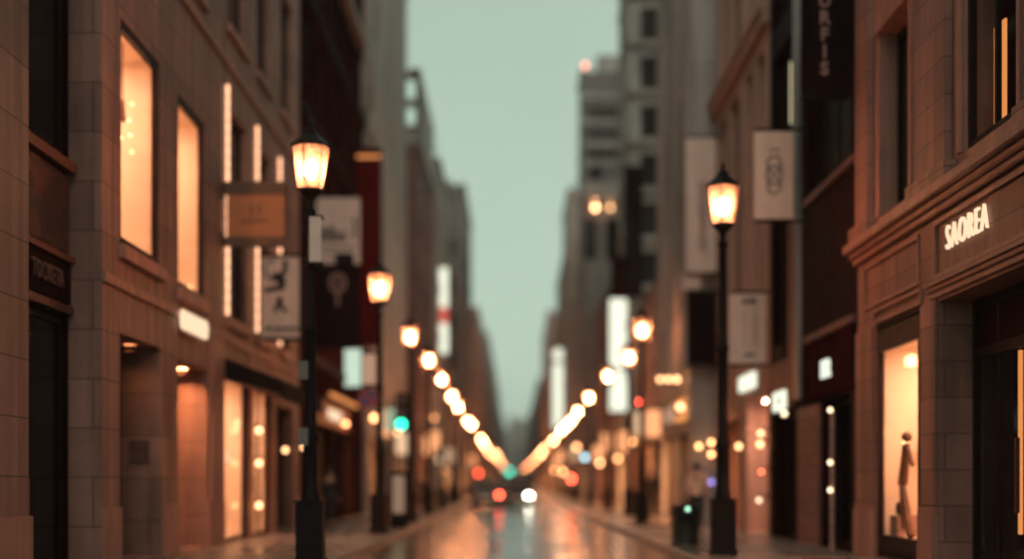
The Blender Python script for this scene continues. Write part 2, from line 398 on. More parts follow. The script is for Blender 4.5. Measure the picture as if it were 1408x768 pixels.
# ------------------------------------------------------------------ ground
def structure(o): return tag(o, kind='structure')
def wet(name, base, rough_lo, rough_hi, joints=None, bump=.12, puddle=2.0, coat=0):
    m, nt, out = _new(name); N, L = nt.nodes, nt.links
    p = N.new('ShaderNodeBsdfPrincipled'); L.new(p.outputs[0], out.inputs[0]); p.inputs['IOR'].default_value = 1.6
    geo = N.new('ShaderNodeNewGeometry')
    n1 = N.new('ShaderNodeTexNoise'); n1.inputs['Scale'].default_value = puddle; n1.inputs['Detail'].default_value = 6; n1.inputs['Roughness'].default_value = .6
    mp = N.new('ShaderNodeMapping'); mp.inputs['Scale'].default_value = (1.0, .22, 1); L.new(geo.outputs['Position'], mp.inputs['Vector']); L.new(mp.outputs[0], n1.inputs['Vector'])
    n2 = N.new('ShaderNodeTexNoise'); n2.inputs['Scale'].default_value = 38; n2.inputs['Detail'].default_value = 4; L.new(geo.outputs['Position'], n2.inputs['Vector'])
    r = N.new('ShaderNodeMapRange'); r.inputs[1].default_value = .38; r.inputs[2].default_value = .62; r.inputs[3].default_value = rough_lo; r.inputs[4].default_value = rough_hi
    L.new(n1.outputs['Fac'], r.inputs[0]); L.new(r.outputs[0], p.inputs['Roughness'])
    rb = N.new('ShaderNodeMapRange'); rb.inputs[3].default_value = .7; rb.inputs[4].default_value = 1.3; L.new(n2.outputs['Fac'], rb.inputs[0])
    fac = rb.outputs[0]; height = n2.outputs['Fac']
    if joints:
        bt = N.new('ShaderNodeTexBrick'); L.new(geo.outputs['Position'], bt.inputs['Vector']); bt.inputs['Scale'].default_value = 1
        bt.inputs['Brick Width'].default_value = joints[0]; bt.inputs['Row Height'].default_value = joints[1]; bt.inputs['Mortar Size'].default_value = .012
        bt.inputs['Color1'].default_value = (1, 1, 1, 1); bt.inputs['Color2'].default_value = (.72, .72, .72, 1); bt.inputs['Mortar'].default_value = (.35, .35, .35, 1)
        mm = N.new('ShaderNodeMath'); mm.operation = 'MULTIPLY'; L.new(fac, mm.inputs[0]); L.new(bt.outputs['Color'], mm.inputs[1]); fac = mm.outputs[0]
        hh = N.new('ShaderNodeMath'); hh.operation = 'MULTIPLY_ADD'; hh.inputs[1].default_value = -1.5; L.new(bt.outputs['Fac'], hh.inputs[0]); L.new(n2.outputs['Fac'], hh.inputs[2]); height = hh.outputs[0]
    sc = N.new('ShaderNodeVectorMath'); sc.operation = 'SCALE'; sc.inputs[0].default_value = base; L.new(fac, sc.inputs['Scale']); L.new(sc.outputs[0], p.inputs['Base Color'])
    b = N.new('ShaderNodeBump'); b.inputs['Strength'].default_value = bump; b.inputs['Distance'].default_value = .01; L.new(height, b.inputs['Height']); L.new(b.outputs[0], p.inputs['Normal'])
    return m
road_m = wet('wet_asphalt', (.075, .05, .042), .12, .23, bump=.035, puddle=.8)
pave_m = wet('wet_paving', (.20, .15, .125), .18, .42, joints=(.6, .3), bump=.16, puddle=.9)
ground_m = M('bare_ground', (.06, .055, .05), .9)
KX = 3.0; YA, YB = -12.0, 700.0
structure(MB().quad((-300, -60, -.03), (300, -60, -.03), (300, 900, -.03), (-300, 900, -.03)).build('ground', ground_m))
mb = MB()
for k in range(60):
    a, b = YA + (YB - YA) * k / 60, YA + (YB - YA) * (k + 1) / 60; mb.quad((-KX, a, 0), (KX, a, 0), (KX, b, 0), (-KX, b, 0))
structure(mb.build('road', road_m))
for s in (-1, 1):
    structure(MB().box(s * KX, s * (KX + .18), YA, YB, -.02, .125).build('kerb', kerb_m, bevel=.02))
    structure(MB().box(s * (KX + .183), s * 6.75, YA, YB, -.02, PAVE).build('pavement', pave_m))

# ------------------------------------------------------------------ near left: stone-piered shops
f62, f67 = fS(-1, 6.2), fS(-1, 6.7)
b = empty('shop_building', (-10, 16, 0), 'stone pier and dark bronze shop entrance at the near end of the left side', 'building', 'buildings lining the street')
MB().box(-6.2, -7.3, 9, 18.56, 0, 17).build('pier', stone, b, bevel=.012)
MB().fbox(f62, 9, 18.6, .1, .98, -.045, -.003).build('plinth', stone_plain, b, bevel=.01)
ops = [(18.7, 21.7, .14, 3.85), (18.7, 21.7, 6.2, 11.5)]
MB().grid(f67, 18.563, 21.825, 0, 17, .3, ops).build('wall', dark_clad2, b)
MB().fbox(fS(-1, 6.2), 18.6, 21.8, 0, 17, 4.7, 5).build('rear_wall', dark_clad, b)
MB().fbox(fS(-1, 6.2), 9, 21.8, 16.4, 16.8, 1.2, 4.6).build('roof', roofm, b)
d = window(b, f67, *ops[0], .05, pane_d, bars=1, w=.1, name='door', pane_name='door_glass')
MB().fbox(f67, 20.05, 20.09, .95, 1.45, .0, .045).build('handle', copper, d)
window(b, f67, *ops[1], .05, pane_d, bars=1, w=.12)
MB().fbox(f67, 18.6, 21.8, 3.9, 4.02, -.09, -.003).build('lintel', bronze, b)
sg = MB().fbox(f67, 18.62, 21.75, 4.06, 4.64, -.06, -.003).build('sign_board', dark_clad2, b)
text_on(f67, 'TOCKETA', 20.62, 4.36, .36, -.075, letter_b, sg, 1, .004, .8)
MB().fbox(f67, 18.6, 21.8, 4.67, 4.76, -.11, -.003).build('ledge', copper, b)
MB().fbox(f67, 18.7, 21.7, 4.8, 5.96, -.05, -.003).build('bronze_panel', bronze, b, bevel=.01)
MB().fbox(f67, 18.6, 21.8, 6.0, 6.15, -.14, -.003).build('sill', copper, b)

b = empty('stone_shop_building', (-10, 32, 0), 'long warm stone shop building with lit upper windows, string lights and an awning', 'building', 'buildings lining the street')
LA = b
Y0, Y1 = 21.83, 41.88
go = [(22.84, 25.5, .14, 3.75), (26.75, 29.3, .14, 3.65), (30.95, 33.7, .14, 3.68), (34.25, 36.7, .14, 3.68), (37.6, 40.7, .14, 3.45)]
MB().grid(f62, Y0, Y1, 0, 4.55, .8, go).build('ground_floor_wall', stone, b)
uo = [(22.84, 25.4, 5.15, 8.7), (26.75, 29.1, 5.0, 8.55), (31.35, 33.6, 4.98, 9.5), (34.95, 36.8, 4.95, 9.5), (38.3, 40.2, 4.95, 9.5)]
u3 = [(23.2, 25.2, 11.0, 14.4), (27.1, 29.1, 11.0, 14.4), (31.4, 33.6, 11.3, 14.5), (34.9, 36.9, 11.3, 14.5), (38.5, 40.5, 11.3, 14.5)]
MB().grid(f62, Y0, Y1, 4.553, 17, .5, uo + u3).build('upper_wall', stone, b)
for y in (Y0, Y1 - .3): MB().grid(fN(-1, y), 7.0, 15, 0, 17, .3, []).build('side_wall', stone_plain, b)
MB().fbox(f62, Y0 + .3, Y1 - .3, 0, 17, 8.5, 8.8).build('rear_wall', stone_plain, b)
MB().fbox(f62, Y0 + .3, Y1 - .3, 16.2, 16.6, .5, 8.5).build('roof', roofm, b)
for (a0, a1) in ((Y0, 22.84), (25.5, 26.75), (29.3, 30.95), (33.7, 34.25), (36.7, 37.6), (40.7, Y1)):
    MB().fbox(f62, a0 - .01, a1 + .01, .1, 1.02, -.045, -.003).build('plinth', stone_plain, b, bevel=.01)
for (a0, a1) in ((29.45, 30.75), (33.75, 34.2), (36.8, 37.4)):
    MB().fbox(f62, a0, a1, 1.03, 4.4, -.07, -.003).build('pilaster', stone_plain, b, bevel=.012)
for o in uo: MB().fbox(f62, o[0] - .12, o[1] + .12, o[2] - .24, o[2] - .01, -.1, -.003).build('window_sill', stone_plain, b, bevel=.015)
for o in u3: MB().fbox(f62, o[0] - .12, o[1] + .12, o[2] - .2, o[2] - .01, -.09, -.003).build('window_sill', stone_plain, b, bevel=.015)
for (z, p) in ((4.42, .05), (10.35, .06)):
    MB().fbox(f62, Y0, Y1, z, z + .16, -p, -.003).build('string_course', stone_plain, b, bevel=.012)
for o in (go[0], go[1]):                                   # deep entrances with a dark door at the back
    d = window(b, f62, *o, .7, pane_d, bars=1, w=.1, name='door', pane_name='door_glass')
dl_dim = E('dim_downlight', (1.0, .42, .16), 60); dl_hot = E('bright_downlight', (1.0, .44, .18), 700)
for (yy, zz, mm) in ((24.9, 3.746, dl_dim), (28.0, 3.646, dl_hot), (28.8, 3.646, dl_hot)):      # shaded can lights in the entrance ceilings
    mb = MB(); c_ = (-6.6, yy)
    for k in range(14):
        a0, a1 = 2 * math.pi * k / 14, 2 * math.pi * (k + 1) / 14; q = lambda a_, r_, z_: (c_[0] + r_ * math.cos(a_), c_[1] + r_ * math.sin(a_), z_)
        mb.hexa([q(a0, .11, zz - .09), q(a1, .11, zz - .09), q(a1, .10, zz - .09), q(a0, .10, zz - .09), q(a0, .11, zz), q(a1, .11, zz), q(a1, .10, zz), q(a0, .10, zz)])
    dn = mb.build('downlight', frame_d, b); MB().lathe([(.095, zz - .025), (.095, zz - .005)], (*c_, 0), 12).build('lamp_disc', mm, dn)
MB().fbox(f62, 25.46, 25.495, 1.75, 2.15, .2, .55).build('name_plate', brown_w, b)
for o in (go[2], go[3]):
    w_ = window(b, f62, *o, .02, clear, bars=0 if o is go[2] else 1, w=.07, name='shop_window' if o is go[2] else 'shop_door')
    room(b, f62, o[0] + .06, o[1] - .06, .19, o[3] - .06, .13, 2.6, room_l)
window(b, f62, *go[4], .3, pane_d, bars=2, w=.1, name='shop_window')
for i, o in enumerate(uo):
    if i < 2:
        window(b, f62, *o, .02, clear, bars=0, w=.13)
        room(b, f62, o[0] + .06, o[1] - .06, o[2] + .06, o[3] - .06, .14, 3.2, room_l)
    else:
        window(b, f62, *o, .14, pane_g, bars=1, w=.08, rails=2)
for o in u3: window(b, f62, *o, .17, pane_g, bars=1, w=.09)
ch = MB().cyl((-6.47, 24.0, 7.7), (-6.47, 24.0, 8.64), .015, n=6).lathe([(.05, 7.35), (.03, 7.7)], (-6.47, 24.0, 0), 10).build('chandelier', copper, b)
mb = MB()
for k in range(9): mb.ball((-6.47 + .15 * math.cos(k * 2.4), 24.0 + .15 * math.sin(k * 2.4), 6.85 + .1 * k), .035, 8, 5)
mb.build('chandelier_bulbs', glow_n, ch)
MB().cyl((-6.45, 28.75, 5.0), (-6.45, 28.75, 5.14), .05, n=10).ball((-6.45, 28.75, 5.22), .08, 10, 6).build('table_lamp', glow_n, b)
for y in (31.1, 34.7, 38.05):                              # beaded light strips framing the windows
    mb = MB(); z = 4.98
    while z < 9.8:
        mb.cyl(f62(y, z, -.06), f62(y, z + .23, -.06), .042, n=8); z += .26
    mb.build('light_strip', strip_l, b)
fs = MB().fbox(f62, 26.75, 28.55, 4.16, 4.6, -.07, -.052).build('sign_backing', stone_plain, b)
text_on(f62, 'OOOOOUD', 27.62, 4.37, .46, -.12, letter_w, fs, 1, .022, .82, .03)
for v in (591, 636, 694): wall_lamp(b, -1, 6.2, 34.0, ZV(v, 34.0), glow_n, .075)
for (y, v) in ((37.9, 618), (41.2, 614)): wall_lamp(b, -1, 6.2, y, ZV(v, y), glow_n, .07)
# awning over the lit shop
aw = MB().hexa([(-6.19, 30.8, 3.6), (-6.19, 37.3, 3.6), (-4.95, 37.3, 3.3), (-4.95, 30.8, 3.3), (-6.19, 30.8, 4.06), (-6.19, 37.3, 4.06), (-4.95, 37.3, 3.58), (-4.95, 30.8, 3.58)]).build('canvas', awn_m, b)
mb = MB(); n = 26
for k in range(n):
    a, c = 30.8 + 6.5 * k / n, 30.8 + 6.5 * (k + 1) / n; mb.box(-4.947, -4.93, a + .01, c - .01, 3.16 + .03 * (k % 2), 3.54)
mb.build('valance', awn_m, aw)

# ------------------------------------------------------------------ near right: stone corner shop
f = fS(1, 6.2)
b = empty('stone_boutique', (10, 19, 0), 'brown stone boutique with carved cornice and glowing letters at the near right', 'building', 'buildings lining the street')
Y0, Y1 = 9.0, 26.3
go = [(22.14, 24.95, .14, 4.1), (16.9, 21.3, .14, 4.05)]
MB().grid(f, Y0, Y1, 0, 5.3, .64, go).build('ground_floor_wall', stone_r, b)
uo = [(22.75, 24.55, 5.9, 8.95), (17.85, 20.1, 5.95, 8.95), (12.5, 15.5, 5.95, 8.95)]
u3 = [(22.75, 24.55, 10.2, 13.4), (17.85, 20.1, 10.2, 13.4)]
MB().grid(f, Y0, Y1, 5.303, 16, .5, uo + u3).build('upper_wall', stone_r2, b)
for y in (Y0, Y1 - .3): MB().grid(fN(1, y), 6.84, 15, 0, 16, .3, []).build('side_wall', stone_r2, b)
MB().fbox(f, Y0 + .3, Y1 - .3, 0, 16, 8.5, 8.8).build('rear_wall', stone_r2, b)
MB().fbox(f, Y0 + .3, Y1 - .3, 15.2, 15.6, .64, 8.5).build('roof', roofm, b)
MB().fbox(f, Y0, Y1, 5.3, 5.4, -.1, -.003).fbox(f, Y0, Y1 + .02, 5.403, 5.5, -.17, -.003).fbox(f, Y0, Y1 + .04, 5.503, 5.66, -.27, -.003).build('cornice', stone_r2, b, bevel=.015)
mb = MB()
for (z0, z1, p) in ((4.1, 4.19, .05), (4.193, 4.26, .09), (4.263, 4.33, .13)): mb.fbox(f, 16.5, 21.62, z0, z1, -p, -.003)
mb.build('lintel_moulding', stone_r2, b, bevel=.01)
def panel_frame(f, a0, a1, b0, b1, w=.08, p=.05):
    mb = MB(); mb.fbox(f, a0, a1, b0, b0 + w, -p, -.003); mb.fbox(f, a0, a1, b1 - w, b1, -p, -.003)
    mb.fbox(f, a0, a0 + w, b0 + w, b1 - w, -p, -.003); mb.fbox(f, a1 - w, a1, b0 + w, b1 - w, -p, -.003); return mb
pn = panel_frame(f, 17.2, 21.4, 4.36, 5.24).build('sign_panel', stone_r2, b, bevel=.012)
text_on(f, 'SAOREA', 19.83, 4.86, .50, -.05, letter_w, pn, -1, -.004, .86, .02, gap=1.22)
panel_frame(f, 22.25, 25.7, 4.42, 5.2, .07, .04).build('panel_moulding', stone_r2, b, bevel=.01)
panel_frame(f, 22.12, 25.0, 4.1, 4.36, .06, .05).build('panel_moulding', stone_r2, b, bevel=.01)
for (a0, a1) in ((25.06, 26.3), (21.32, 22.1)):
    MB().fbox(f, a0, a1, 1.06, 4.08, -.05, -.003).build('pilaster', stone_r, b, bevel=.012)
    MB().fbox(f, a0 - .03, a1 + .03, .1, .95, -.09, -.003).fbox(f, a0 - .01, a1 + .01, .953, 1.05, -.065, -.003).build('plinth', stone_r2, b, bevel=.012)
for (a0, a1) in ((24.85, 26.2), (20.35, 22.4), (15.9, 17.6)):
    mb = MB(); mb.fbox(f, a0 + .22, a1 - .22, 5.95, 15, -.13, -.003); mb.fbox(f, a0, a1, 5.67, 5.93, -.2, -.003); mb.build('pilaster', stone_r, b, bevel=.015)
for o in uo + u3:
    mb = MB(); mb.fbox(f, o[0] - .16, o[0] - .01, o[2], o[3], -.06, -.003); mb.fbox(f, o[1] + .01, o[1] + .16, o[2], o[3], -.06, -.003); mb.fbox(f, o[0] - .2, o[1] + .2, o[3] + .01, o[3] + .3, -.1, -.003)
    mb.build('window_surround', stone_r2, b, bevel=.012)
w_ = window(b, f, 22.14, 24.95, .14, 4.1, .02, None, bars=0, w=.06, name='shop_window')
MB().fbox(f, 22.2, 24.89, .24, .52, .02, .1).build('base_panel', frame_d, w_)
MB().fbox(f, 22.2, 24.89, 3.62, 4.0, .02, .1).build('transom', frame_d, w_)
MB().fbox(f, 22.2, 24.89, .53, 3.61, .05, .06).build('pane', clear, w_)
MB().fbox(f, 22.38, 22.47, .53, 3.61, .02, .12).build('mullion', frame_d, w_)
room(b, f, 22.2, 24.89, .5, 3.66, .13, 2.4, room_l)
mb = MB()                                                  # tall dark slanting display piece in the window
P0 = Vector((6.42, 24.1, .53))
for (q0, q1, r0) in (((0, -.55, 0), (0, -.02, .85), .05), ((0, -.02, .85), (0, -.25, 1.5), .06), ((0, -.02, .85), (.05, .1, .1), .04), ((0, -.25, 1.5), (.05, -.45, 1.15), .035)):
    mb.cyl(P0 + Vector(q0), P0 + Vector(q1), r0 * 1.5, r0 * 1.1, 8)
mb.ball(P0 + Vector((0, -.28, 1.62)), .09)
mb.build('window_display', wood, b)
MB().box(6.38, 6.9, 24.3, 24.75, .503, .85).build('display_plinth', tan_w, b, bevel=.01)
hb = MB().box(6.45, 6.6, 24.38, 24.66, .853, 1.08).build('display_handbag', awn_m, b, bevel=.03)
mb = MB()
for k in range(10):
    a0, a1 = math.pi * k / 10, math.pi * (k + 1) / 10
    mb.cyl((6.52, 24.52 + .08 * math.cos(a0), 1.08 + .13 * math.sin(a0)), (6.52, 24.52 + .08 * math.cos(a1), 1.08 + .13 * math.sin(a1)), .01, n=6)
mb.build('handle', awn_m, hb)
MB().box(6.9, 8.4, 24.6, 24.88, 2.0, 2.06).build('display_shelf', wood, b)
mb = MB()
for (y, z, r) in ((22.95, 3.45, .05), (23.9, 2.05, .06), (22.5, 1.55, .05), (22.5, 2.3, .04), (22.45, 1.85, .05)): mb.ball((6.42, y, z), r, 8, 6)
mb.build('display_lights', glow_n, b)
d = window(b, f, 16.9, 21.3, .14, 4.05, .5, None, bars=3, w=.14, name='door', rails=0)
MB().fbox(f, 17.05, 21.15, 3.2, 3.35, .5, .57).build('transom', frame_d, d)
MB().fbox(f, 17.05, 21.15, .28, 3.2, .53, .545).build('door_glass', clear, d)
MB().fbox(f, 17.05, 21.15, 3.35, 3.9, .53, .55).build('transom_panel', dark_clad2, d)
MB().fbox(f, 19.3, 19.34, 1.0, 2.0, .44, .5).build('handle', copper, d)
rm = room(b, f, 17.0, 21.2, .16, 3.5, .65, 3.2, None, dark_clad2)
MB().fbox(f, 19.75, 19.83, .7, 3.2, .66, .7).fbox(f, 19.5, 19.56, 1.4, 2.9, .66, .7).build('reflection_strip', win_o, rm)  # glowing strips stand in for orange light reflections in the doorway
for i, o in enumerate(uo + u3):
    if i == 1:
        window(b, f, *o, .06, clear, bars=1, w=.12, rails=0); rm = room(b, f, o[0], o[1], o[2], o[3] + .1, .52, 2.2, None, dark_clad)
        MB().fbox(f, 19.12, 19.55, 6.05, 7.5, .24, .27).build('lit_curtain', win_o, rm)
    else: window(b, f, *o, .25, pane_d, bars=1, w=.11)

# dark clad shop
b = empty('dark_clad_shop', (10, 31, 0), 'black clad shop building with pale pilaster and small white sign beside the stone boutique', 'building', 'buildings lining the street')
Y0, Y1 = 26.32, 35.38
go = [(26.9, 29.3, .14, 3.05), (32.3, 34.9, .14, 3.0)]
uo = [(26.9, 30.9, 7.5, 11.5), (32.6, 35.0, 4.6, 11.5), (26.9, 30.9, 12.2, 15.2), (32.6, 35.0, 12.2, 15.2)]
MB().grid(f, Y0, Y1, 0, 18, .45, go + uo).build('wall', dark_clad2, b)
shell(b, 1, 6.2, Y0, Y1, 18, .45, dark_clad, 8.8)
window(b, f, *go[0], .3, pane_d, bars=1, w=.09, name='shop_window'); d = window(b, f, *go[1], .35, pane_d, bars=1, w=.09, name='door', pane_name='door_glass')
MB().fbox(f, 33.5, 33.54, 1.0, 1.5, .28, .345).build('handle', metal_g, d)
for o in uo: window(b, f, *o, .2, pane_k, bars=1, w=.1, rails=1)
MB().fbox(f, 31.45, 31.95, 3.2, 18, -.1, -.003).build('pilaster', metal_g, b, bevel=.01)
MB().fbox(f, 32.05, 32.4, 3.1, 8.0, -.12, -.003).build('pilaster', copper, b, bevel=.01)  # copper colour stands in for orange lamplight on the pilaster
MB().fbox(f, 29.4, 31.6, .1, 3.0, -.06, -.003).build('pillar', brown_w, b, bevel=.01)
MB().fbox(f, 26.4, 30.9, 7.22, 7.36, -.08, -.003).build('ledge', brown_w, b)
MB().fbox(f, 26.4, 30.8, 4.32, 4.46, -.1, -.003).build('ledge', brown_w, b)
fa = MB().fbox(f, 26.5, 30.7, 3.1, 4.3, -.08, -.003).build('fascia', dark_clad, b)
text_on(f, 'MIR', 28.55, 3.62, .46, -.1, letter_c, fa, -1, .02, .95, .03)
fa = MB().fbox(f, 32.5, 35.2, 3.06, 4.2, -.08, -.003).build('fascia', brown_w, b)
sb = MB().fbox(f, 32.75, 34.25, 3.05, 3.5, -.14, -.083).build('sign_box', box_w, fa, bevel=.02)
text_on(f, 'b', 33.3, 3.27, .3, -.15, ink_g, sb, -1)
MB().cyl((5.98, 27.4, .12), (5.98, 27.4, 2.75), .05, n=10).build('light_post', tan_w, b)
mb = MB()
for v in (563, 635, 673): mb.ball((5.93, 27.35, ZV(v, 27.3)), .05, 8, 6)
mb.build('light_post_globes', glow_w, b)
MB().fbox(f, 33.2, 33.3, 11.0 - 1.4, 11.0, .1, .16).build('tube_light', E('pale_tube', (1.0, .85, .5), .9), b)
MB().fbox(f, 32.85, 32.95, 11.2, 12.0, .1, .16).build('tube_light', E('dim_tube', (.8, .75, .6), .45), b)
for (u, v, m, r) in ((1092, 568, glow_w, .07), (1056, 687, glow_w, .06), (1059.5, 648, glow_r, .03)):
    y = YF(u); wall_lamp(b, 1, 6.2, y, ZV(v, y), m, r)

# beige shop
b = empty('beige_shop', (10, 40, 0), 'beige rendered shop building with tall narrow windows and a cream lit doorway', 'building', 'buildings lining the street')
Y0, Y1 = 35.42, 44.95
go = [(35.75, 38.9, .14, 3.55), (40.2, 44.2, .14, 3.2)]
uo = [(36.1, 37.3, 6.2, 12.2), (37.9, 39.1, 6.2, 12.2), (40.2, 42.0, 6.2, 12.2), (42.6, 44.2, 6.2, 12.2)]
u3 = [(o[0], o[1], 13.6, 16.4) for o in uo]
MB().grid(f, Y0, Y1, 0, 4.9, 1.2, go).build('ground_floor_wall', beige, b)
MB().grid(f, Y0, Y1, 4.903, 19, .45, uo + u3).build('upper_wall', beige, b)
for y in (Y0, Y1 - .3): MB().grid(fN(1, y), 7.4, 15, 0, 19, .3, []).build('side_wall', beige, b)
MB().fbox(f, Y0 + .3, Y1 - .3, 0, 19, 8.5, 8.8).build('rear_wall', beige, b)
MB().fbox(f, Y0 + .3, Y1 - .3, 18.2, 18.6, .64, 8.5).build('roof', roofm, b)
MB().fbox(f, Y0, Y1, 12.6, 12.9, -.18, -.003).fbox(f, Y0, Y1, 12.903, 13.05, -.28, -.003).build('cornice', beige, b, bevel=.02)
for o in uo + u3: window(b, f, *o, .2, pane_g, bars=0, w=.09, rails=1, fm=brown_w)
for o in uo: MB().fbox(f, o[0] - .1, o[1] + .1, o[2] - .2, o[2] - .01, -.1, -.003).build('window_sill', beige, b, bevel=.01)
d = window(b, f, 35.75, 38.9, .14, 3.55, 1.05, pane_d, bars=1, w=.1, name='door', pane_name='door_glass')
MB().box(6.5, 7.1, 36.6, 38.0, 3.5, 3.54).build('ceiling_light', room_l, b)
window(b, f, *go[1], .3, None, bars=2, w=.1, name='shop_window', fm=wood)
room(b, f, go[1][0] + .1, go[1][1] - .1, .2, 3.1, 1.21, 3.2, room_s, wood)
fascia_sign(b, 1, 6.2, 37.3, 39.6, 3.85, 4.25, box_w, name='sign_box')
for (u, v, m, r) in ((1056, 595, glow_n, .07), (1055, 610, glow_n, .08), (1025, 613, glow_n, .08), (1003, 574, glow_m, .07), (986, 607.5, glow_m, .07), (986, 624, glow_m, .07), (986, 662, glow_p, .08), (961, 613, glow_m, .07)):
    y = min(YF(u), 44.6); x = (u - VPX) * y / FPX
    wall_lamp(b, 1, 6.2, y, ZV(v, y), m, r, out=max(.15, 6.2 - x) if x < 6.1 else .18)
# ------------------------------------------------------------------ buildings further along
FB = front_building
B = {}
lb = FB('dark_building', 'tall near-black clad building behind the white poster and the black emblem banner', -1, 6.2, 41.9, 59.5, 30, dark_clad, 3.6, 5, .45, .6, pane_k, z1st=5.2,
   shops=[(.04, .17, 3.1, 'dark'), (.22, .36, 3.1, 'panel'), (.42, .58, 3.1, 'dark'), (.64, .78, 3.0, 'soft'), (.84, .97, 3.0, 'dark')], bandm=dark_clad2)
fo = fS(-1, 6.2)
fa = MB().fbox(fo, 45.2, 53.5, 3.25, 4.05, -.1, -.003).build('fascia', sign_br, lb)
text_on(fo, 'OITTON NOUSE', 49.2, 3.65, .5, -.11, letter_w, fa, 1, .0, .9)
MB().fbox(fo, 48.5, 56.5, 4.3, 4.4, -.12, -.003).build('light_strip', win_o, lb)
MB().fbox(fo, 50, 56.5, 18.2, 18.5, -.45, -.1).build('ledge', grey_c, lb)
for (y, z0, z1) in ((57.6, 16.2, 18.0), (58.4, 13.8, 15.4), (58.8, 11.6, 12.6)): MB().fbox(fo, y, y + .25, z0, z1, -.6, -.1).build('bracket_panel', grey_c, lb)
lc = FB('pale_concrete_building', 'tall plain pale concrete building beside the maroon vertical sign', -1, 6.0, 59.6, 80.9, 36, grey_c, 5.2, 3, .12, .3, pane_g, z1st=9,
   shops=[(.05, .25, 3.3, 'soft'), (.32, .5, 3.3, 'dark'), (.58, .75, 3.3, 'soft'), (.8, .96, 3.2, 'dark')], near=(1, 5.2, 9, .5, 1.4, 1.0), proj=False)
ld = FB('brown_tile_building', 'dark brown tiled building with two bright pale windows just below its roof', -1, 5.4, 81, 95.5, 24.3, brown_w, 3.3, 4, .6, .5, pane_k, z1st=4.6,
   shops=[(.05, .3, 3.1, 'lit'), (.4, .65, 3.1, 'dark'), (.72, .95, 3.0, 'soft')], near=None, lit=.12)
fnl = fN(-1, 81.012)
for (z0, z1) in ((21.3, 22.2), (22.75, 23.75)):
    MB().fbox(fnl, 5.55, 6.3, z0, z1, -.08, -.003).build('sky_reflection_window', win_sky, ld)  # glowing panes imitate the sky's reflection, no lit room behind
MB().fbox(fnl, 5.41, 6.4, 20.2, 21.0, -.1, -.003).fbox(fnl, 5.41, 6.4, 22.3, 22.6, -.1, -.003).build('ledge', grey_m, ld)
MB().fbox(fS(-1, 5.4), 81.1, 95.4, 20.3, 24.1, -.12, -.1).build('parapet_panel', grey_m, ld)
S4 = [(.03, .2, 3.0, 'lit'), (.3, .45, 3.0, 'dark'), (.5, .7, 3.0, 'lit'), (.8, .95, 3.0, 'soft')]; S2 = [(.08, .4, 3, 'lit'), (.55, .9, 3, 'lit')]
FB('grey_building', 'pale grey concrete building right behind the white and red lit sign', -1, 5.0, 95.7, 110, 22.6, grey_m, 3.2, 4, .6, .5, pane_g, shops=S4, near=(1, 3.2, 8, .7, 1.5, .9), lit=.1)
FB('tan_building', 'tan tiled building squeezed between two grey ones past the white and red lit sign', -1, 5.8, 110.2, 125, 20, tan_w, 3.0, 4, .5, .55, pane_g, shops=S2, lit=.12)
FB('grey_building', 'dark concrete building standing tallest in the middle of the left row', -1, 4.4, 125.2, 147, 27, grey_d, 3.2, 5, .6, .5, pane_g, shops=S4, near=(1, 3.2, 8, .7, 1.5, 1.3), lit=.1)
FB('grey_building', 'pale building just past the tallest dark one in the middle of the left row', -1, 5.3, 147.2, 171, 23, grey_c, 3.4, 5, .5, .5, pane_g, shops=S2, lit=.1)
FB('tan_building', 'lower tan tiled building in the far part of the left row', -1, 4.4, 171.2, 198, 22, tan_w, 3.2, 5, .6, .5, pane_g, shops=S2, near=(1, 3.2, 8, .7, 1.5, 1.0), lit=.12)
FB('grey_building', 'pale block directly after the lower tan building, far left row', -1, 5.2, 198.2, 229, 20.5, grey_m, 3.2, 5, .6, .5, pane_g, shops=S2, lit=.12)
FB('grey_building', 'dark block third from the street end, left side', -1, 4.3, 229.2, 319, 25, grey_d, 3.4, 9, .6, .5, pane_g, shops=S2, near=(1, 3.2, 8, .7, 1.5, 1.0), lit=.12)
FB('distant_building', 'hazy pale block, second from the street end on the left', -1, 4.6, 319.2, 449, 27, grey_m, 3.6, 8, .6, .5, pane_g, parts=False, proj=False)
FB('distant_building', 'hazy block closest to the street end on the left', -1, 4.6, 449.2, 640, 25, grey_d, 4, 8, .6, .5, pane_g, parts=False, proj=False)

r3 = FB('grey_panel_building', 'tall smooth grey panelled building behind the long white banner', 1, 5.45, 45.0, 54.4, 36, grey_p, 4.8, 4, .3, .8, pane_g, z1st=5.2,
   shops=[(.08, .42, 3.0, 'soft'), (.55, .92, 3.0, 'lit')], proj=False)
mb = MB()
for k in range(7): mb.fbox(fS(1, 5.45), 45.3 + 1.45 * k, 45.5 + 1.45 * k, 5, 35, -.16, -.003)
mb.build('vertical_fin', grey_c, r3)
r3b = FB('low_tan_building', 'low tan tiled shop row with amber lit signs in front of the balcony tower', 1, 6.2, 54.5, 77.4, 10, tan_w, 3.0, 6, .5, .5, pane_g, z1st=4.8,
   shops=[(.02, .2, 3.2, 'soft'), (.26, .45, 3.2, 'dark'), (.5, .7, 3.2, 'lit'), (.76, .95, 3.2, 'soft')], lit=.35)
fR = fS(1, 6.2)
fascia_sign(r3b, 1, 6.2, 63, 66.5, 3.7, 4.4, win_o, name='fascia_sign'); fascia_sign(r3b, 1, 6.2, 70, 73.5, 3.6, 4.2, win_o, name='fascia_sign')
fascia_sign(r3, 1, 5.45, 46, 48.6, 3.4, 4.1, win_o, 'MARHE', ink, size=.5); fascia_sign(r3, 1, 5.45, 49.4, 52, 3.5, 4.0, box_b)
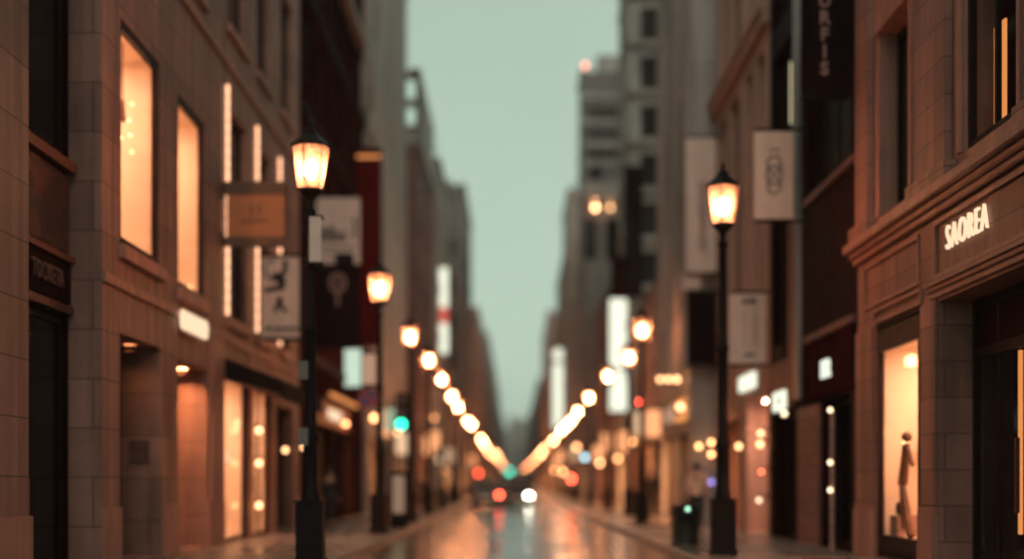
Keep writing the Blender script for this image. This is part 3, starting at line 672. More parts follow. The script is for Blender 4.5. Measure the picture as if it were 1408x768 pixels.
r4 = FB('balcony_tower', 'tall grey tower with a column of dark recessed windows above the black vertical sign', 1, 6.0, 77.6, 84, 40, grey_m, 2.6, 3, .6, .6, pane_g,
   near=(1, 2.6, 9.4, .85, 1.7, 1.5), shops=[(.1, .9, 3.1, 'lit')])
for k in range(11): MB().fbox(fN(1, 77.6), 6.0, 8.2, 9.0 + 2.6 * k, 9.25 + 2.6 * k, -.35, -.003).build('balcony_ledge', grey_c, r4)
FB('low_dark_building', 'low dark building between the balcony tower and the banded tower', 1, 6.0, 84.2, 104.8, 13.5, brown_w, 3.1, 5, .5, .5, pane_d,
   shops=[(.05, .3, 3, 'soft'), (.36, .6, 3, 'dark'), (.66, .95, 3, 'lit')], lit=.08)
r5 = FB('banded_tower', 'square grey tower with horizontal bands and a red beacon on its roof', 1, 4.83, 105, 110.4, 31, grey_d, 3, 2, .6, .5, pane_g, shops=[(.1, .9, 3, 'soft')])
f5 = fN(1, 105.012)
mb = MB()
for z in (29.0, 27.2, 25.6, 24.2): mb.fbox(f5, 4.8, 12, z, z + .45, -.2, -.003)
mb.build('spandrel_band', grey_m, r5)
for z in (28.0, 26.35, 24.85): MB().fbox(f5, 5.2, 9.5, z - .35, z + .35, -.05, -.003).build('window', pane_g, r5)
MB().fbox(f5, 4.75, 12, 21.7, 23.0, -.5, -.003).build('ledge', grey_c, r5)
MB().fbox(f5, 5.5, 6.15, 23.2, 25.0, -.06, -.003).build('window', pane_d, r5)
for a in (5.0, 6.6, 7.9): MB().fbox(f5, a, a + .9, 17.5, 20.4, -.06, -.003).build('window', pane_g if a != 6.6 else pane_d, r5)
for (a, m) in ((5.77, glow_f), (6.85, glow_n)): MB().ball((a, 104.4, 21.1), .16, 8, 6).cyl((a, 104.4, 21.1), (a, 104.4, 21.7), .02, n=5).build('soffit_lamp', m, r5)
MB().cyl((5.1, 105.4, 31.1), (5.1, 105.4, 31.5), .03, n=6).ball((5.1, 105.4, 31.6), .13, 8, 6).build('roof_beacon', beacon_r, r5)
FB('grey_building', 'grey block directly beyond the banded tower', 1, 5.7, 110.6, 124, 21, grey_m, 3.2, 4, .6, .5, pane_g, shops=S4, lit=.1)
FB('grey_building', 'pale block second beyond the banded tower', 1, 4.6, 124.2, 139.8, 26.4, grey_c, 3.2, 4, .5, .5, pane_g, shops=S2, near=(1, 3.2, 8, .7, 1.5, 1.2), lit=.1)
FB('grey_building', 'dark block that carries the slim white sign with a round disc', 1, 4.74, 139.9, 165, 23.2, grey_d, 3.2, 5, .6, .5, pane_g, shops=S2, near=(1, 3.2, 8, .7, 1.5, .9), lit=.12)
FB('grey_building', 'grey block directly after the one with the disc-topped sign', 1, 5.5, 165.2, 192, 21, grey_m, 3.2, 5, .6, .5, pane_g, shops=S2, lit=.12)
FB('tan_building', 'tan tiled block standing farthest along the right side', 1, 4.45, 192.2, 235, 24, tan_w, 3.2, 7, .6, .5, pane_g, shops=S2, near=(1, 3.2, 8, .7, 1.5, .9), lit=.12)
FB('grey_building', 'dark block just after the far tan one on the right side', 1, 5.3, 235.2, 290, 21, grey_d, 3.2, 7, .6, .5, pane_g, shops=S2, lit=.12)
FB('distant_building', 'hazy block second from the street end on the right', 1, 4.7, 290.2, 449, 22, grey_d, 3.6, 8, .6, .5, pane_g, parts=False, proj=False)
FB('distant_building', 'hazy block closest to the street end on the right', 1, 4.7, 449.2, 640, 24, grey_m, 4, 8, .6, .5, pane_g, parts=False, proj=False)
for (nm, x0, x1, y, H, m, lab) in (('distant_tower', -20, -3.2, 690, 27, grey_d, 'wide hazy block closing the far end of the street on the left'), ('distant_tower', -3, 6, 720, 33, grey_m, 'tall hazy tower closing the middle of the far street end'), ('distant_tower', 6.2, 26, 695, 24, grey_d, 'low hazy block closing the far end of the street on the right')):
    t_ = empty(nm, ((x0 + x1) / 2, y, 0), lab, 'building', 'buildings lining the street')
    ff = lambda a, bb, d, y=y: (a, y + d, bb)
    ops = [(x0 + 1 + 2.8 * i, x0 + 2.6 + 2.8 * i, 4 + 3.5 * j, 5.8 + 3.5 * j) for i in range(int((x1 - x0 - 2) / 2.8)) for j in range(int((H - 5) / 3.5))]
    MB().grid(ff, x0, x1, 0, H, .4, ops).build('wall', m, t_)
    MB().box(x0, x1, y + .41, y + 10, 0, H - .5).build('core', pane_g, t_)
    MB().box(x0 + 1, x0 + 3, y + 3, y + 6, H - .49, H + 2).build('roof_plant', grey_d, t_)

# wall lamps along the shop fronts (photo column, row, globe)
OWN = {-1: [(41.9, 59.5, 6.2, lb), (59.5, 81, 6.0, lc), (81, 95.6, 5.4, ld)], 1: [(45, 54.45, 5.45, r3), (54.5, 77.5, 6.2, r3b), (77.6, 84.1, 6.0, r4)]}
def place_lamp(u, v, m, r):
    s = -1 if u < VPX else 1
    for (a, c, X, o) in OWN[s]:
        y = YF(u, X)
        if a <= y < c: wall_lamp(o, s, X, y, ZV(v, y), m, r); return
    a, c, X, o = OWN[s][-1]; y = (a + c) / 2
    wall_lamp(o, s, X, c - 1.5, ZV(v, c - 1.5), m, r, out=X - abs(XU(u, c - 1.5)) if X - abs(XU(u, c - 1.5)) > .2 else .2)
for q in ((467, 582, glow_m, .08), (507, 574, glow_m, .12), (500, 574, glow_m, .08), (541, 593, glow_m, .09), (603, 632, glow_w, .1), (610, 646, glow_n, .1), (619, 652, glow_n, .1), (523, 568, glow_n, .08),
          (889, 580, glow_w, .13), (886, 592, glow_m, .12), (886, 552, glow_r, .08), (945, 559, glow_n, .12), (916, 521, glow_n, .1), (928, 521, glow_n, .1), (940, 521, glow_n, .1), (972, 540, glow_n, .1), (975, 557, glow_n, .1),
          (985.5, 508, glow_n, .08), (875, 607, glow_m, .1), (861, 615, glow_f, .1), (855, 630, glow_m, .12), (835.5, 623, glow_f, .09), (825, 636, glow_f, .09), (804, 628, glow_blue, .14), (793, 614, glow_m, .12), (774, 648, glow_m, .12), (762, 646, glow_m, .08)):
    place_lamp(*q)

# ------------------------------------------------------------------ hanging signs
def blade(name, label, side, y, u0, u1, v0, v1, mat, th=.07, wall=6.2, bracket=True, frame=None, cat='sign', edge=None, group='signs over the pavement'):
    x0, x1 = XU(u0, y), XU(u1, y); z1, z0 = ZV(v0, y), ZV(v1, y)
    root = empty(name, ((x0 + x1) / 2, y, z0), label, cat, group)
    MB().box(x0, x1, y - th / 2, y + th / 2, z0, z1).build('panel', mat, root, bevel=min(.012, th * .3))
    xi = x0 if side < 0 else x1
    if bracket and abs(xi) < wall - .02 or bracket == 2:
        far = x1 if side < 0 else x0
        for z in (z1 + .05, z0 - .05):
            mb = MB()
            mb.cyl((side * wall, y, z), (far, y, z), .028, n=8)
            for xx in (x0 + .08, x1 - .08): mb.box(xx - .015, xx + .015, y - .015, y + .015, min(z, z1) if z > z1 else z, z if z > z1 else z0)
            mb.box(side * wall, side * (wall - .03), y - .1, y + .1, z - .14, z + .14); mb.build('bracket', metal_b, root)
    if frame:
        mb = MB(); w = .05
        mb.box(x0 - w, x0, y - th / 2 - .02, y + th / 2 + .02, z0 - w, z1 + w).box(x1, x1 + w, y - th / 2 - .02, y + th / 2 + .02, z0 - w, z1 + w)
        mb.box(x0, x1, y - th / 2 - .02, y + th / 2 + .02, z1, z1 + w).box(x0, x1, y - th / 2 - .02, y + th / 2 + .02, z0 - w, z0)
        mb.build('frame', frame, root)
    return root, (x0, x1, z0, z1, y - th / 2)
def rect(mb, box, a0, a1, b0, b1, t=.012):                  # a raised print on a sign, in shares of its face (b from the top)
    x0, x1, z0, z1, y = box; mb.box(x0 + (x1 - x0) * a0, x0 + (x1 - x0) * a1, y - t, y - .002, z1 - (z1 - z0) * b1, z1 - (z1 - z0) * b0); return mb
def ring(mb, c, y, rx, rz, w, n=24, t=.012, a0=0, a1=2 * math.pi):
    for k in range(n):
        t0, t1 = a0 + (a1 - a0) * k / n, a0 + (a1 - a0) * (k + 1) / n
        P = lambda q, e, yy: (c[0] + (rx - e) * math.cos(q), yy, c[1] + (rz - e) * math.sin(q))
        mb.hexa([P(t0, 0, y - t), P(t1, 0, y - t), P(t1, 0, y - .002), P(t0, 0, y - .002), P(t0, w, y - t), P(t1, w, y - t), P(t1, w, y - .002), P(t0, w, y - .002)])
    return mb
def blob(mb, pts, box, w, t=.012):                          # a brush stroke through points given as shares of the face
    x0, x1, z0, z1, y = box; P = [(x0 + (x1 - x0) * a, z1 - (z1 - z0) * c) for a, c in pts]
    for (ax, az), (bx, bz) in zip(P, P[1:]):
        d = Vector((bx - ax, bz - az)); n = Vector((-d.y, d.x)).normalized() * w / 2
        mb.hexa([(ax + n.x, y - t, az + n.y), (bx + n.x, y - t, bz + n.y), (bx + n.x, y - .002, bz + n.y), (ax + n.x, y - .002, az + n.y),
                 (ax - n.x, y - t, az - n.y), (bx - n.x, y - t, bz - n.y), (bx - n.x, y - .002, bz - n.y), (ax - n.x, y - .002, az - n.y)])
    return mb
def sign_text(root, txt, box, a, c, size, mat, bold=0.0, sx=1.0):
    x0, x1, z0, z1, y = box
    return text_on(lambda p, q, d: (p, y - .012 + d, q), txt, x0 + (x1 - x0) * a, z1 - (z1 - z0) * c, size, 0, mat, root, 1, bold, sx, .008)

r, bx = blade('hanging_box_sign', 'brown bronze box sign hanging by the string-lit windows', -1, 30.9, 313, 391, 268, 326, sign_br, .16, bracket=2)
mb = MB(); x0, x1, z0, z1, yy = bx
MB().box(-6.2, x1 + .04, 30.8, 31.0, z1 + .003, z1 + .27).build('header', wood, r); MB().box(-6.2, x1 + .04, 30.8, 31.0, z0 - .2, z0 - .003).build('footer', wood, r)
sign_text(r, 'I I', bx, .5, .36, .26, wood, .01); sign_text(r, 'ooooooo', bx, .5, .62, .14, wood)
r, bx = blade('hanging_banner', 'white banner with black brush strokes above the dark awning', -1, 35.4, 359, 412, 353, 464, cloth_w, .05, bracket=2, frame=frame_d)
mb = MB()
blob(mb, [(.12, .1), (.12, .22), (.3, .3)], bx, .05); blob(mb, [(.1, .06), (.4, .04)], bx, .04)
blob(mb, [(.62, .04), (.64, .16), (.5, .26)], bx, .12); blob(mb, [(.3, .26), (.5, .24), (.56, .36)], bx, .2); blob(mb, [(.1, .42), (.5, .38), (.6, .40)], bx, .12)
blob(mb, [(.48, .5), (.5, .6)], bx, .14); blob(mb, [(.34, .68), (.46, .58), (.66, .68)], bx, .09); rect(mb, bx, .14, .26, .86, .92)
mb.build('brush_strokes', ink, r); sign_text(r, 'ooooooo', bx, .66, .885, .15, ink, .01)
r, bx = blade('poster_sign', 'white poster with a grey cityscape print beside the lamp glass', -1, 45.4, 434, 495, 272, 363, cloth_w, .06, bracket=2)
mb = MB(); rr = random.Random(4)
for k in range(9): rect(mb, bx, .1 + .065 * k, .16 + .065 * k, .42 + rr.random() * .12, .66)
rect(mb, bx, .84, .93, .3, .62); rect(mb, bx, .1, .92, .74, .77); rect(mb, bx, .2, .8, .83, .85)
mb.build('cityscape_print', ink_g, r)
r, bx = blade('hanging_banner', 'black banner with a pale pink ring emblem, under the white poster', -1, 45.4, 434, 495, 367, 476, cloth_k, .05, bracket=2)
c = ((bx[0] + bx[1]) / 2, bx[3] - (bx[3] - bx[2]) * .2)
mb = ring(MB(), c, bx[4], .28, .33, .1); ring(mb, c, bx[4], .11, .16, .05); mb.box(c[0] - .05, c[0] + .05, bx[4] - .012, bx[4] - .002, c[1] - .72, c[1] - .36)
mb.build('ring_emblem', pink_i, r)
MB().box(XU(461, 45.3), XU(487, 45.3), 45.22, 45.4 - .06, ZV(364, 45.3), ZV(349, 45.3)).build('clamp_box', metal_b, r, bevel=.02)
r, bx = blade('vertical_sign', 'tall maroon vertical sign with an orange line near its top', -1, 56.9, 490, 525, 205, 474, maroon, .3, bracket=2)
rect(MB(), bx, .04, .96, .035, .05, .02).build('orange_line', win_o, r)
r, bx = blade('lit_sign', 'greenish white glowing box sign under the black emblem banner', -1, 52.8, 474, 497, 479, 531, box_g, .16, bracket=2, frame=frame_d)
r, bx = blade('lit_sign', 'tall glowing white sign with a red band across its middle', -1, 97, 597, 616, 368, 486, box_w, .25, wall=5.3, bracket=2, frame=frame_d)
rect(MB(), bx, .0, 1, .46, .65, .03).build('red_band', box_r, r)
r, bx = blade('hanging_banner', 'white banner with a grey linked ring emblem above the smaller white banner', 1, 31, 1037, 1091, 181, 301, cloth_w, .05, bracket=2)
cx_ = (bx[0] + bx[1]) / 2; zc = (bx[2] + bx[3]) / 2
mb = ring(MB(), (cx_, zc + .22), bx[4], .17, .2, .045); ring(mb, (cx_, zc), bx[4], .19, .22, .045); ring(mb, (cx_, zc - .22), bx[4], .16, .2, .045); ring(mb, (cx_, zc + .45), bx[4], .12, .12, .035, 12, .012, R(20), R(160))
mb.build('ring_emblem', ink_g, r)
r, bx = blade('hanging_banner', 'long white banner with faint vertical lettering left of the ring banner', 1, 44.2, 943, 985, 190, 374, cloth_w, .05, bracket=2)
for k, t_ in enumerate('OEUDEFEO'): sign_text(r, t_, bx, .55, .36 + .065 * k, .36, pink_i, .008)
MB().box(XU(938, 44.4), XU(963, 44.4), 44.35, 44.4, ZV(399, 44.4), ZV(377, 44.4)).build('lower_panel', cloth_w, r)
r, bx = blade('hanging_banner', 'plain dark maroon banner below the long white banner', 1, 44.3, 945, 985, 401, 500, cloth_k, .06, bracket=2)
r, bx = blade('hanging_banner', 'small white banner with dark spots and lines of grey writing beside the lamp pole', 1, 35, 1003, 1053, 404, 499, cloth_w, .05, bracket=2)
mb = MB(); rect(mb, bx, .36, .5, .08, .14); rect(mb, bx, .54, .72, .07, .14); rect(mb, bx, .4, .7, .86, .9); mb.build('spots', ink, r)
for k, t_ in enumerate('TOEAHU'): sign_text(r, t_, bx, .72, .28 + .09 * k, .17, ink_g); sign_text(r, 'oecaso'[k], bx, .4, .3 + .085 * k, .13, ink_g)
r, bx = blade('vertical_sign', 'black vertical sign fixed to the corner of the balcony tower', 1, 77.2, 858, 883, 229, 408, cloth_k, .3, bracket=False)
for k in range(6): sign_text(r, 'OAGINU'[k], bx, .5, .48 + .09 * k, .6, trou_k, .01)
MB().box(6.02, 6.7, 77.36, 77.62, 12.4, 12.6).box(6.02, 6.7, 77.36, 77.62, 16.6, 16.8).build('bracket', metal_b, r)
r, bx = blade('lit_sign', 'large glowing white sign with a black top half, split by a thin line', 1, 78.4, 838.5, 861.5, 411, 505, box_w, .3, wall=6.02, bracket=2)
MB().box(bx[0], bx[1], 78.25, 78.55, ZV(565, 78.4), ZV(509, 78.4)).build('lower_panel', box_w, r, bevel=.01)
MB().box(XU(840, 78.4), bx[1] + .003, 78.2, 78.6, ZV(409, 78.4), ZV(352, 78.4)).build('black_top', dark_clad, r)
for zz in (ZV(508, 78.4), ZV(566, 78.4)): MB().box(bx[0] - .03, 6.02, 78.3, 78.5, zz - .08, zz + .04).build('rail', metal_b, r)
r, bx = blade('lit_sign', 'slim glowing white sign with a round disc on top, far along the street', 1, 140.2, 760.5, 775.5, 499, 589, box_w, .3, wall=4.72, bracket=2)
c = ((bx[0] + bx[1]) / 2, ZV(487, 140.2)); MB().cyl((c[0], 140.05, c[1]), (c[0], 140.35, c[1]), .58, n=20).build('disc', box_w, r)
MB().box(c[0] - .05, c[0] + .05, 140.1, 140.3, bx[3], c[1] - .5).build('post', metal_b, r)
r, bx = blade('vertical_sign', 'black box sign with upright pale letters reading down on the black clad shop', 1, 27.2, 1103, 1166, -130, 132, cloth_k, .3, bracket=False)
for k, ch_ in enumerate('ENGURFIS'): sign_text(r, ch_, bx, .45, (-64 + 23.2 * k + 130) / 262, .34, pink_i, .012, .95)
MB().box(bx[0] - .02, bx[1], 27.03, 27.37, bx[2] - .05, bx[2] - .003).build('base_trim', metal_b, r)

# ------------------------------------------------------------------ street lamps
def make_lamp():
    r = empty('street_lamp', (0, 0, 0))
    MB().box(-.21, .21, -.21, .21, 0, .96).box(-.24, .24, -.24, .24, 0, .1).box(-.235, .235, -.235, .235, .963, 1.0).build('base_cabinet', metal_b, r, bevel=.015)
    MB().lathe([(.15, 1.0), (.15, 1.08), (.12, 1.16), (.11, 1.9), (.135, 1.94), (.135, 2.02), (.09, 2.1), (.085, 3.6), (.105, 3.63), (.105, 3.7), (.075, 3.76), (.065, 5.45), (.09, 5.5), (.09, 5.56), (.05, 5.6), (.05, 5.72), (.15, 5.82), (.18, 5.855)], n=14).build('pole', metal_b, r, smooth=True)
    # six-sided lantern, narrow below and wide above
    z0, z1, r0, r1, n = 5.88, 6.56, .205, .305, 6
    mb = MB(); gl = MB()
    V = lambda rr, z, k: Vector((rr * math.cos(2 * math.pi * k / n + .26), rr * math.sin(2 * math.pi * k / n + .26), z))
    for k in range(n):
        mb.cyl(V(r0, z0, k), V(r1, z1, k), .013, n=6); mb.cyl(V(r0, z0, k), V(r0, z0, k + 1), .018, n=6); mb.cyl(V(r1, z1, k), V(r1, z1, k + 1), .02, n=6)
        gl.quad(V(r0 - .006, z0, k), V(r0 - .006, z0, k + 1), V(r1 - .006, z1, k + 1), V(r1 - .006, z1, k))
    mb.lathe([(.17, 5.85), (r0 + .01, z0)], n=6, rot=.26)
    mb.build('lantern_frame', metal_b, r); gl.build('glass', lampglass, r)
    MB().lathe([(.315, 6.563), (.325, 6.585), (.25, 6.64), (.16, 6.72), (.10, 6.79), (.11, 6.81), (.06, 6.84), (.03, 6.88), (.045, 6.92), (.015, 6.96), (.005, 7.05)], n=6, rot=.26).build('roof', metal_b, r)
    MB().ball((0, 0, 6.2), .085, 8, 6, (1, 1, 1.7)).build('bulb', bulb_m, r)
    return r
LEFT = [(427, 235), (522, 398), (564, 464), (590, 496), (607, 522), (621, 545), (630, 559.5), (643, 579), (648.5, 584), (661, 603), (666, 610), (672, 621.5), (681, 624), (686, 632), (691, 641)]
RIGHT = [(994, 286), (883, 455), (865, 492), (836, 518), (810, 547), (794, 566), (786, 578), (778, 586), (771, 592), (761, 605), (748, 617), (742.5, 624.5), (735.6, 632), (728, 640), (721.7, 643.7)]
ORD = ['first', 'second', 'third', 'fourth', 'fifth', 'sixth', 'seventh', 'eighth', 'ninth', 'tenth', 'eleventh', 'twelfth', 'thirteenth', 'fourteenth', 'fifteenth']
proto = make_lamp(); first = True; LAMP = {}
rl = random.Random(8)
for sd, lst in (('left', LEFT), ('right', RIGHT)):
    for i, (u, v) in enumerate(lst):
        y = FPX * 4.9 / (HOR - v); x = XU(u, y)
        o = proto if first else copy_tree(proto); first = False
        o.location = (x, y, PAVE); o.rotation_euler.z = rl.uniform(-.25, .25) if i else 0
        LAMP[sd, i] = (x, y)
        if i == 0: lab = 'nearest glowing lantern lamp on the %s kerb, %s' % (sd, 'beside the cream pole banner' if sd == 'left' else 'in front of the long white banner')
        elif i == 14: lab = 'farthest glowing lantern lamp of the row along the %s kerb' % sd
        else: lab = '%s glowing black lantern lamp counted along the %s kerb from the front' % (ORD[i], sd)
        tag(o, lab, 'street lamp', 'street lamps along both kerbs')
# things fixed to the two nearest left poles
x, y = LAMP['left', 0]
r = empty('pole_banner', (x + .08, y, 4.9), 'narrow cream banner strapped to the nearest left lamp pole', 'banner')
MB().box(x + .0, x + .19, y - .16, y - .12, ZV(362, y), ZV(300, y)).build('cloth', cloth_w, r, bevel=.008)
for v in (299, 363): MB().box(x - .1, x + .2, y - .12, y + .1, ZV(v, y) - .02, ZV(v, y) + .02).build('strap', metal_b, r)
r = empty('notice_plate', (x, y, 2.2), 'small pale notice plates strapped to the nearest left lamp pole', 'notice')
for (a, c) in ((497, 522), (588, 612)): MB().box(x - .16, x - .02, y - .17, y - .14, ZV(c, y), ZV(a, y)).build('plate', M('pale_plate%d' % a, (.16, .15, .13), .5), r)
x, y = LAMP['left', 1]
r = empty('no_parking_sign', (x - .3, y, 3.3), 'round blue no-parking sign with red rim on the second left lamp pole', 'road sign')
c = (x - .28, ZV(547, y)); MB().cyl((c[0], y - .1, c[1]), (c[0], y - .08, c[1]), .26, n=28).build('disc', blue_s, r)
mb = ring(MB(), c, y - .1, .26, .26, .05, 28); d_ = .15
mb.hexa([(c[0] - d_ - .03, y - .112, c[1] + d_ - .03), (c[0] - d_ + .03, y - .112, c[1] + d_ + .03), (c[0] - d_ + .03, y - .102, c[1] + d_ + .03), (c[0] - d_ - .03, y - .102, c[1] + d_ - .03),
         (c[0] + d_ - .03, y - .112, c[1] - d_ - .03), (c[0] + d_ + .03, y - .112, c[1] - d_ + .03), (c[0] + d_ + .03, y - .102, c[1] - d_ + .03), (c[0] + d_ - .03, y - .102, c[1] - d_ - .03)])
mb.build('red_rim', red_s, r)
MB().box(c[0], x, y - .08, y + .05, c[1] - .03, c[1] + .03).build('clamp', metal_g, r)
r = empty('lit_pole_sign', (x - .2, y, 3.9), 'softly lit beige panel on the second left lamp pole above the no-parking sign', 'sign')
MB().box(XU(500, y), XU(520, y) - .06, y - .16, y - .1, ZV(528, y), ZV(487, y)).build('panel', box_b, r, bevel=.01)
MB().box(XU(499, y), XU(520, y), y - .17, y + .05, ZV(486, y), ZV(483, y)).box(XU(499, y), XU(520, y), y - .17, y + .05, ZV(532, y), ZV(529, y)).build('frame', metal_b, r)
r = empty('information_panel', (XU(549, 41), 41, PAVE), 'beige lit street information panel in a black frame on the left pavement', 'panel')
x0, x1 = XU(536, 41), XU(561, 41)
MB().box(x0, x1, 40.9, 41.1, PAVE, 1.72).build('frame', metal_b, r, bevel=.015)
MB().box(x0 + .09, x1 - .09, 40.87, 40.897, .55, 1.6).build('lit_face', E('dim_beige_panel', (.8, .5, .32), .35), r)

# traffic signals
def signal(name, label, x, y, z, px, lit, colr, red=None):
    r = empty(name, (px, y, PAVE), label, 'traffic signal', 'traffic signals')
    MB().box(x - .19, x + .19, y - .1, y + .12, z - .62, z + .62).build('housing', metal_b, r, bevel=.03)
    for k in range(3):
        zz = z + .4 - .4 * k; m = lit if k == colr else grey_d
        l = MB().ball((x, y - .1, zz), .15, 14, 8, (1, .35, 1)).build('lens', m, r)
        mb = MB()
        for j in range(9):
            a0, a1 = R(20 + 140 * j / 9), R(20 + 140 * (j + 1) / 9)
            mb.quad((x + .165 * math.cos(a0), y - .1, zz + .165 * math.sin(a0)), (x + .165 * math.cos(a1), y - .1, zz + .165 * math.sin(a1)), (x + .165 * math.cos(a1), y - .32, zz + .165 * math.sin(a1)), (x + .165 * math.cos(a0), y - .32, zz + .165 * math.sin(a0)))
        mb.build('hood', metal_b, l)
    MB().cyl((px, y + .2, PAVE), (px, y + .2, z + .9), .07, n=10).cyl((px, y + .2, z + .5), (x, y + .13, z + .5), .035, n=8).build('pole', metal_b, r)
    return r
signal('traffic_signal', 'traffic signal glowing green beside the left shop fronts', XU(552, 47), 47, ZV(583, 47) + .4, -3.35, green_l, 2)
r = empty('lit_plate', (XU(537, 52), 52, 3.4), 'small pale green lit plate just behind the green traffic signal', 'sign')
MB().box(XU(529, 52), XU(546, 52), 51.9, 52.05, ZV(592, 52), ZV(561, 52)).build('panel', E('pale_green_plate', (.6, .75, .5), .55), r, bevel=.02)
MB().cyl((-4.44, 52.1, PAVE), (-4.44, 52.1, 4.4), .045, n=8).build('post', metal_b, r)
signal('traffic_signal', 'far overhead traffic signal showing teal green above the cars', XU(701, 300), 300, ZV(648, 300) + .4, -3.4, green_f, 2)
signal('traffic_signal', 'far traffic signal showing red above the left kerb', XU(658, 150), 150, ZV(650, 150) - .4, -4.1, glow_r, 0)
r = empty('beacon_post', (XU(786, 85), 85, PAVE), 'slim post with a glowing red beacon on the right kerb', 'beacon')
MB().cyl((XU(786, 85), 85, PAVE), (XU(786, 85), 85, 1.5), .05, n=10).build('post', metal_b, r)
MB().lathe([(.09, 1.5), (.11, 1.6), (.09, 1.74), (.04, 1.78)], (XU(786, 85), 85, 0), 12).build('beacon', glow_r, r)

# small glowing signs sticking out over the shop doors further along
SM = [(-1, 62.5, 6.0, 4.0, 'amber'), (-1, 72, 6.0, 3.4, 'cream'), (-1, 84, 5.4, 3.6, 'amber'), (-1, 92, 5.4, 4.2, 'amber'), (-1, 104, 5.0, 3.4, 'cream'), (-1, 118, 5.8, 3.8, 'amber'), (-1, 134, 4.4, 3.5, 'amber'), (-1, 152, 5.3, 3.9, 'amber'),
      (1, 60, 6.2, 3.9, 'amber'), (1, 67.5, 6.2, 4.2, 'cream'), (1, 76, 6.2, 3.6, 'amber'), (1, 88, 6.0, 3.9, 'amber'), (1, 97, 6.0, 3.4, 'amber'), (1, 107, 4.83, 3.7, 'cream'), (1, 119, 5.7, 3.5, 'amber'), (1, 133, 4.6, 3.9, 'amber'), (1, 150, 4.74, 3.5, 'amber')]
cnt = {}
for (s_, y_, X_, z_, c_) in SM:
    k_ = (s_, c_); cnt[k_] = cnt.get(k_, 0) + 1
    r = empty('small_lit_sign', (s_ * (X_ - .4), y_, z_ - .6), '%s small %s glowing box sign over the %s shop doors, counted from the front' % (ORD[cnt[k_] - 1], c_, 'left' if s_ < 0 else 'right'), 'sign', 'small glowing signs over the shop doors')
    w_ = .62 if c_ == 'amber' else .5
    MB().box(s_ * (X_ - .14), s_ * (X_ - .14 - w_), y_ - .08, y_ + .08, z_ - .6, z_ + .5).build('panel', amber_box if c_ == 'amber' else cream_box, r, bevel=.02)
    MB().box(s_ * X_, s_ * (X_ - .14 - w_), y_ - .03, y_ + .03, z_ + .503, z_ + .56).build('bracket', metal_b, r)
# ------------------------------------------------------------------ litter bin
x, y = XU(942, 30.1), 30.1
r = empty('litter_bin', (x, y, PAVE), 'dark green litter bin with a small glowing green light on the right kerb', 'bin')
MB().lathe([(.30, PAVE), (.30, PAVE + .05), (.27, PAVE + .07), (.285, PAVE + .68), (.30, PAVE + .7), (.30, PAVE + .74)], (x, y, 0), 20).build('body', green_p, r, smooth=True)
MB().lathe([(.29, PAVE + .743), (.28, PAVE + .79), (.2, PAVE + .84), (.02, PAVE + .86)], (x, y, 0), 20).build('lid', metal_b, r, smooth=True)
MB().box(x - .15, x + .15, y - .31, y - .27, PAVE + .5, PAVE + .62).build('slot', metal_b, r)
MB().ball((x + .02, y - .31, ZV(699, y - .31)), .045, 10, 6).build('indicator_light', E('pale_green_light', (.45, .9, .6), 2.5), r)

# ------------------------------------------------------------------ people
def skinned(name, pts, edges, mat, parent, root=0, lv=2):
    me = bpy.data.meshes.new(name); me.from_pydata([p[0] for p in pts], edges, [])
    o = bpy.data.objects.new(name, me); COL.objects.link(o)
    o.modifiers.new('skin', 'SKIN')
    sv = me.skin_vertices[0].data if me.skin_vertices else None
    if sv is None:
        bm = bmesh.new(); bm.from_mesh(me); bm.verts.layers.skin.verify(); bm.to_mesh(me); bm.free(); sv = me.skin_vertices[0].data
    for i, p in enumerate(pts):
        rr = p[1] if isinstance(p[1], tuple) else (p[1], p[1]); sv[i].radius = rr; sv[i].use_root = (i == root)
    m = o.modifiers.new('sub', 'SUBSURF'); m.levels = lv; m.render_levels = lv
    bpy.context.view_layer.update()
    new = bpy.data.meshes.new_from_object(o.evaluated_get(bpy.context.evaluated_depsgraph_get()))
    bpy.data.objects.remove(o); bpy.data.meshes.remove(me)
    for p in new.polygons: p.use_smooth = True
    new.materials.clear(); new.materials.append(mat); new.name = name
    ob = bpy.data.objects.new(name, new); COL.objects.link(ob); ob.parent = parent; OFF[ob.name] = OFF[parent.name]
    return ob
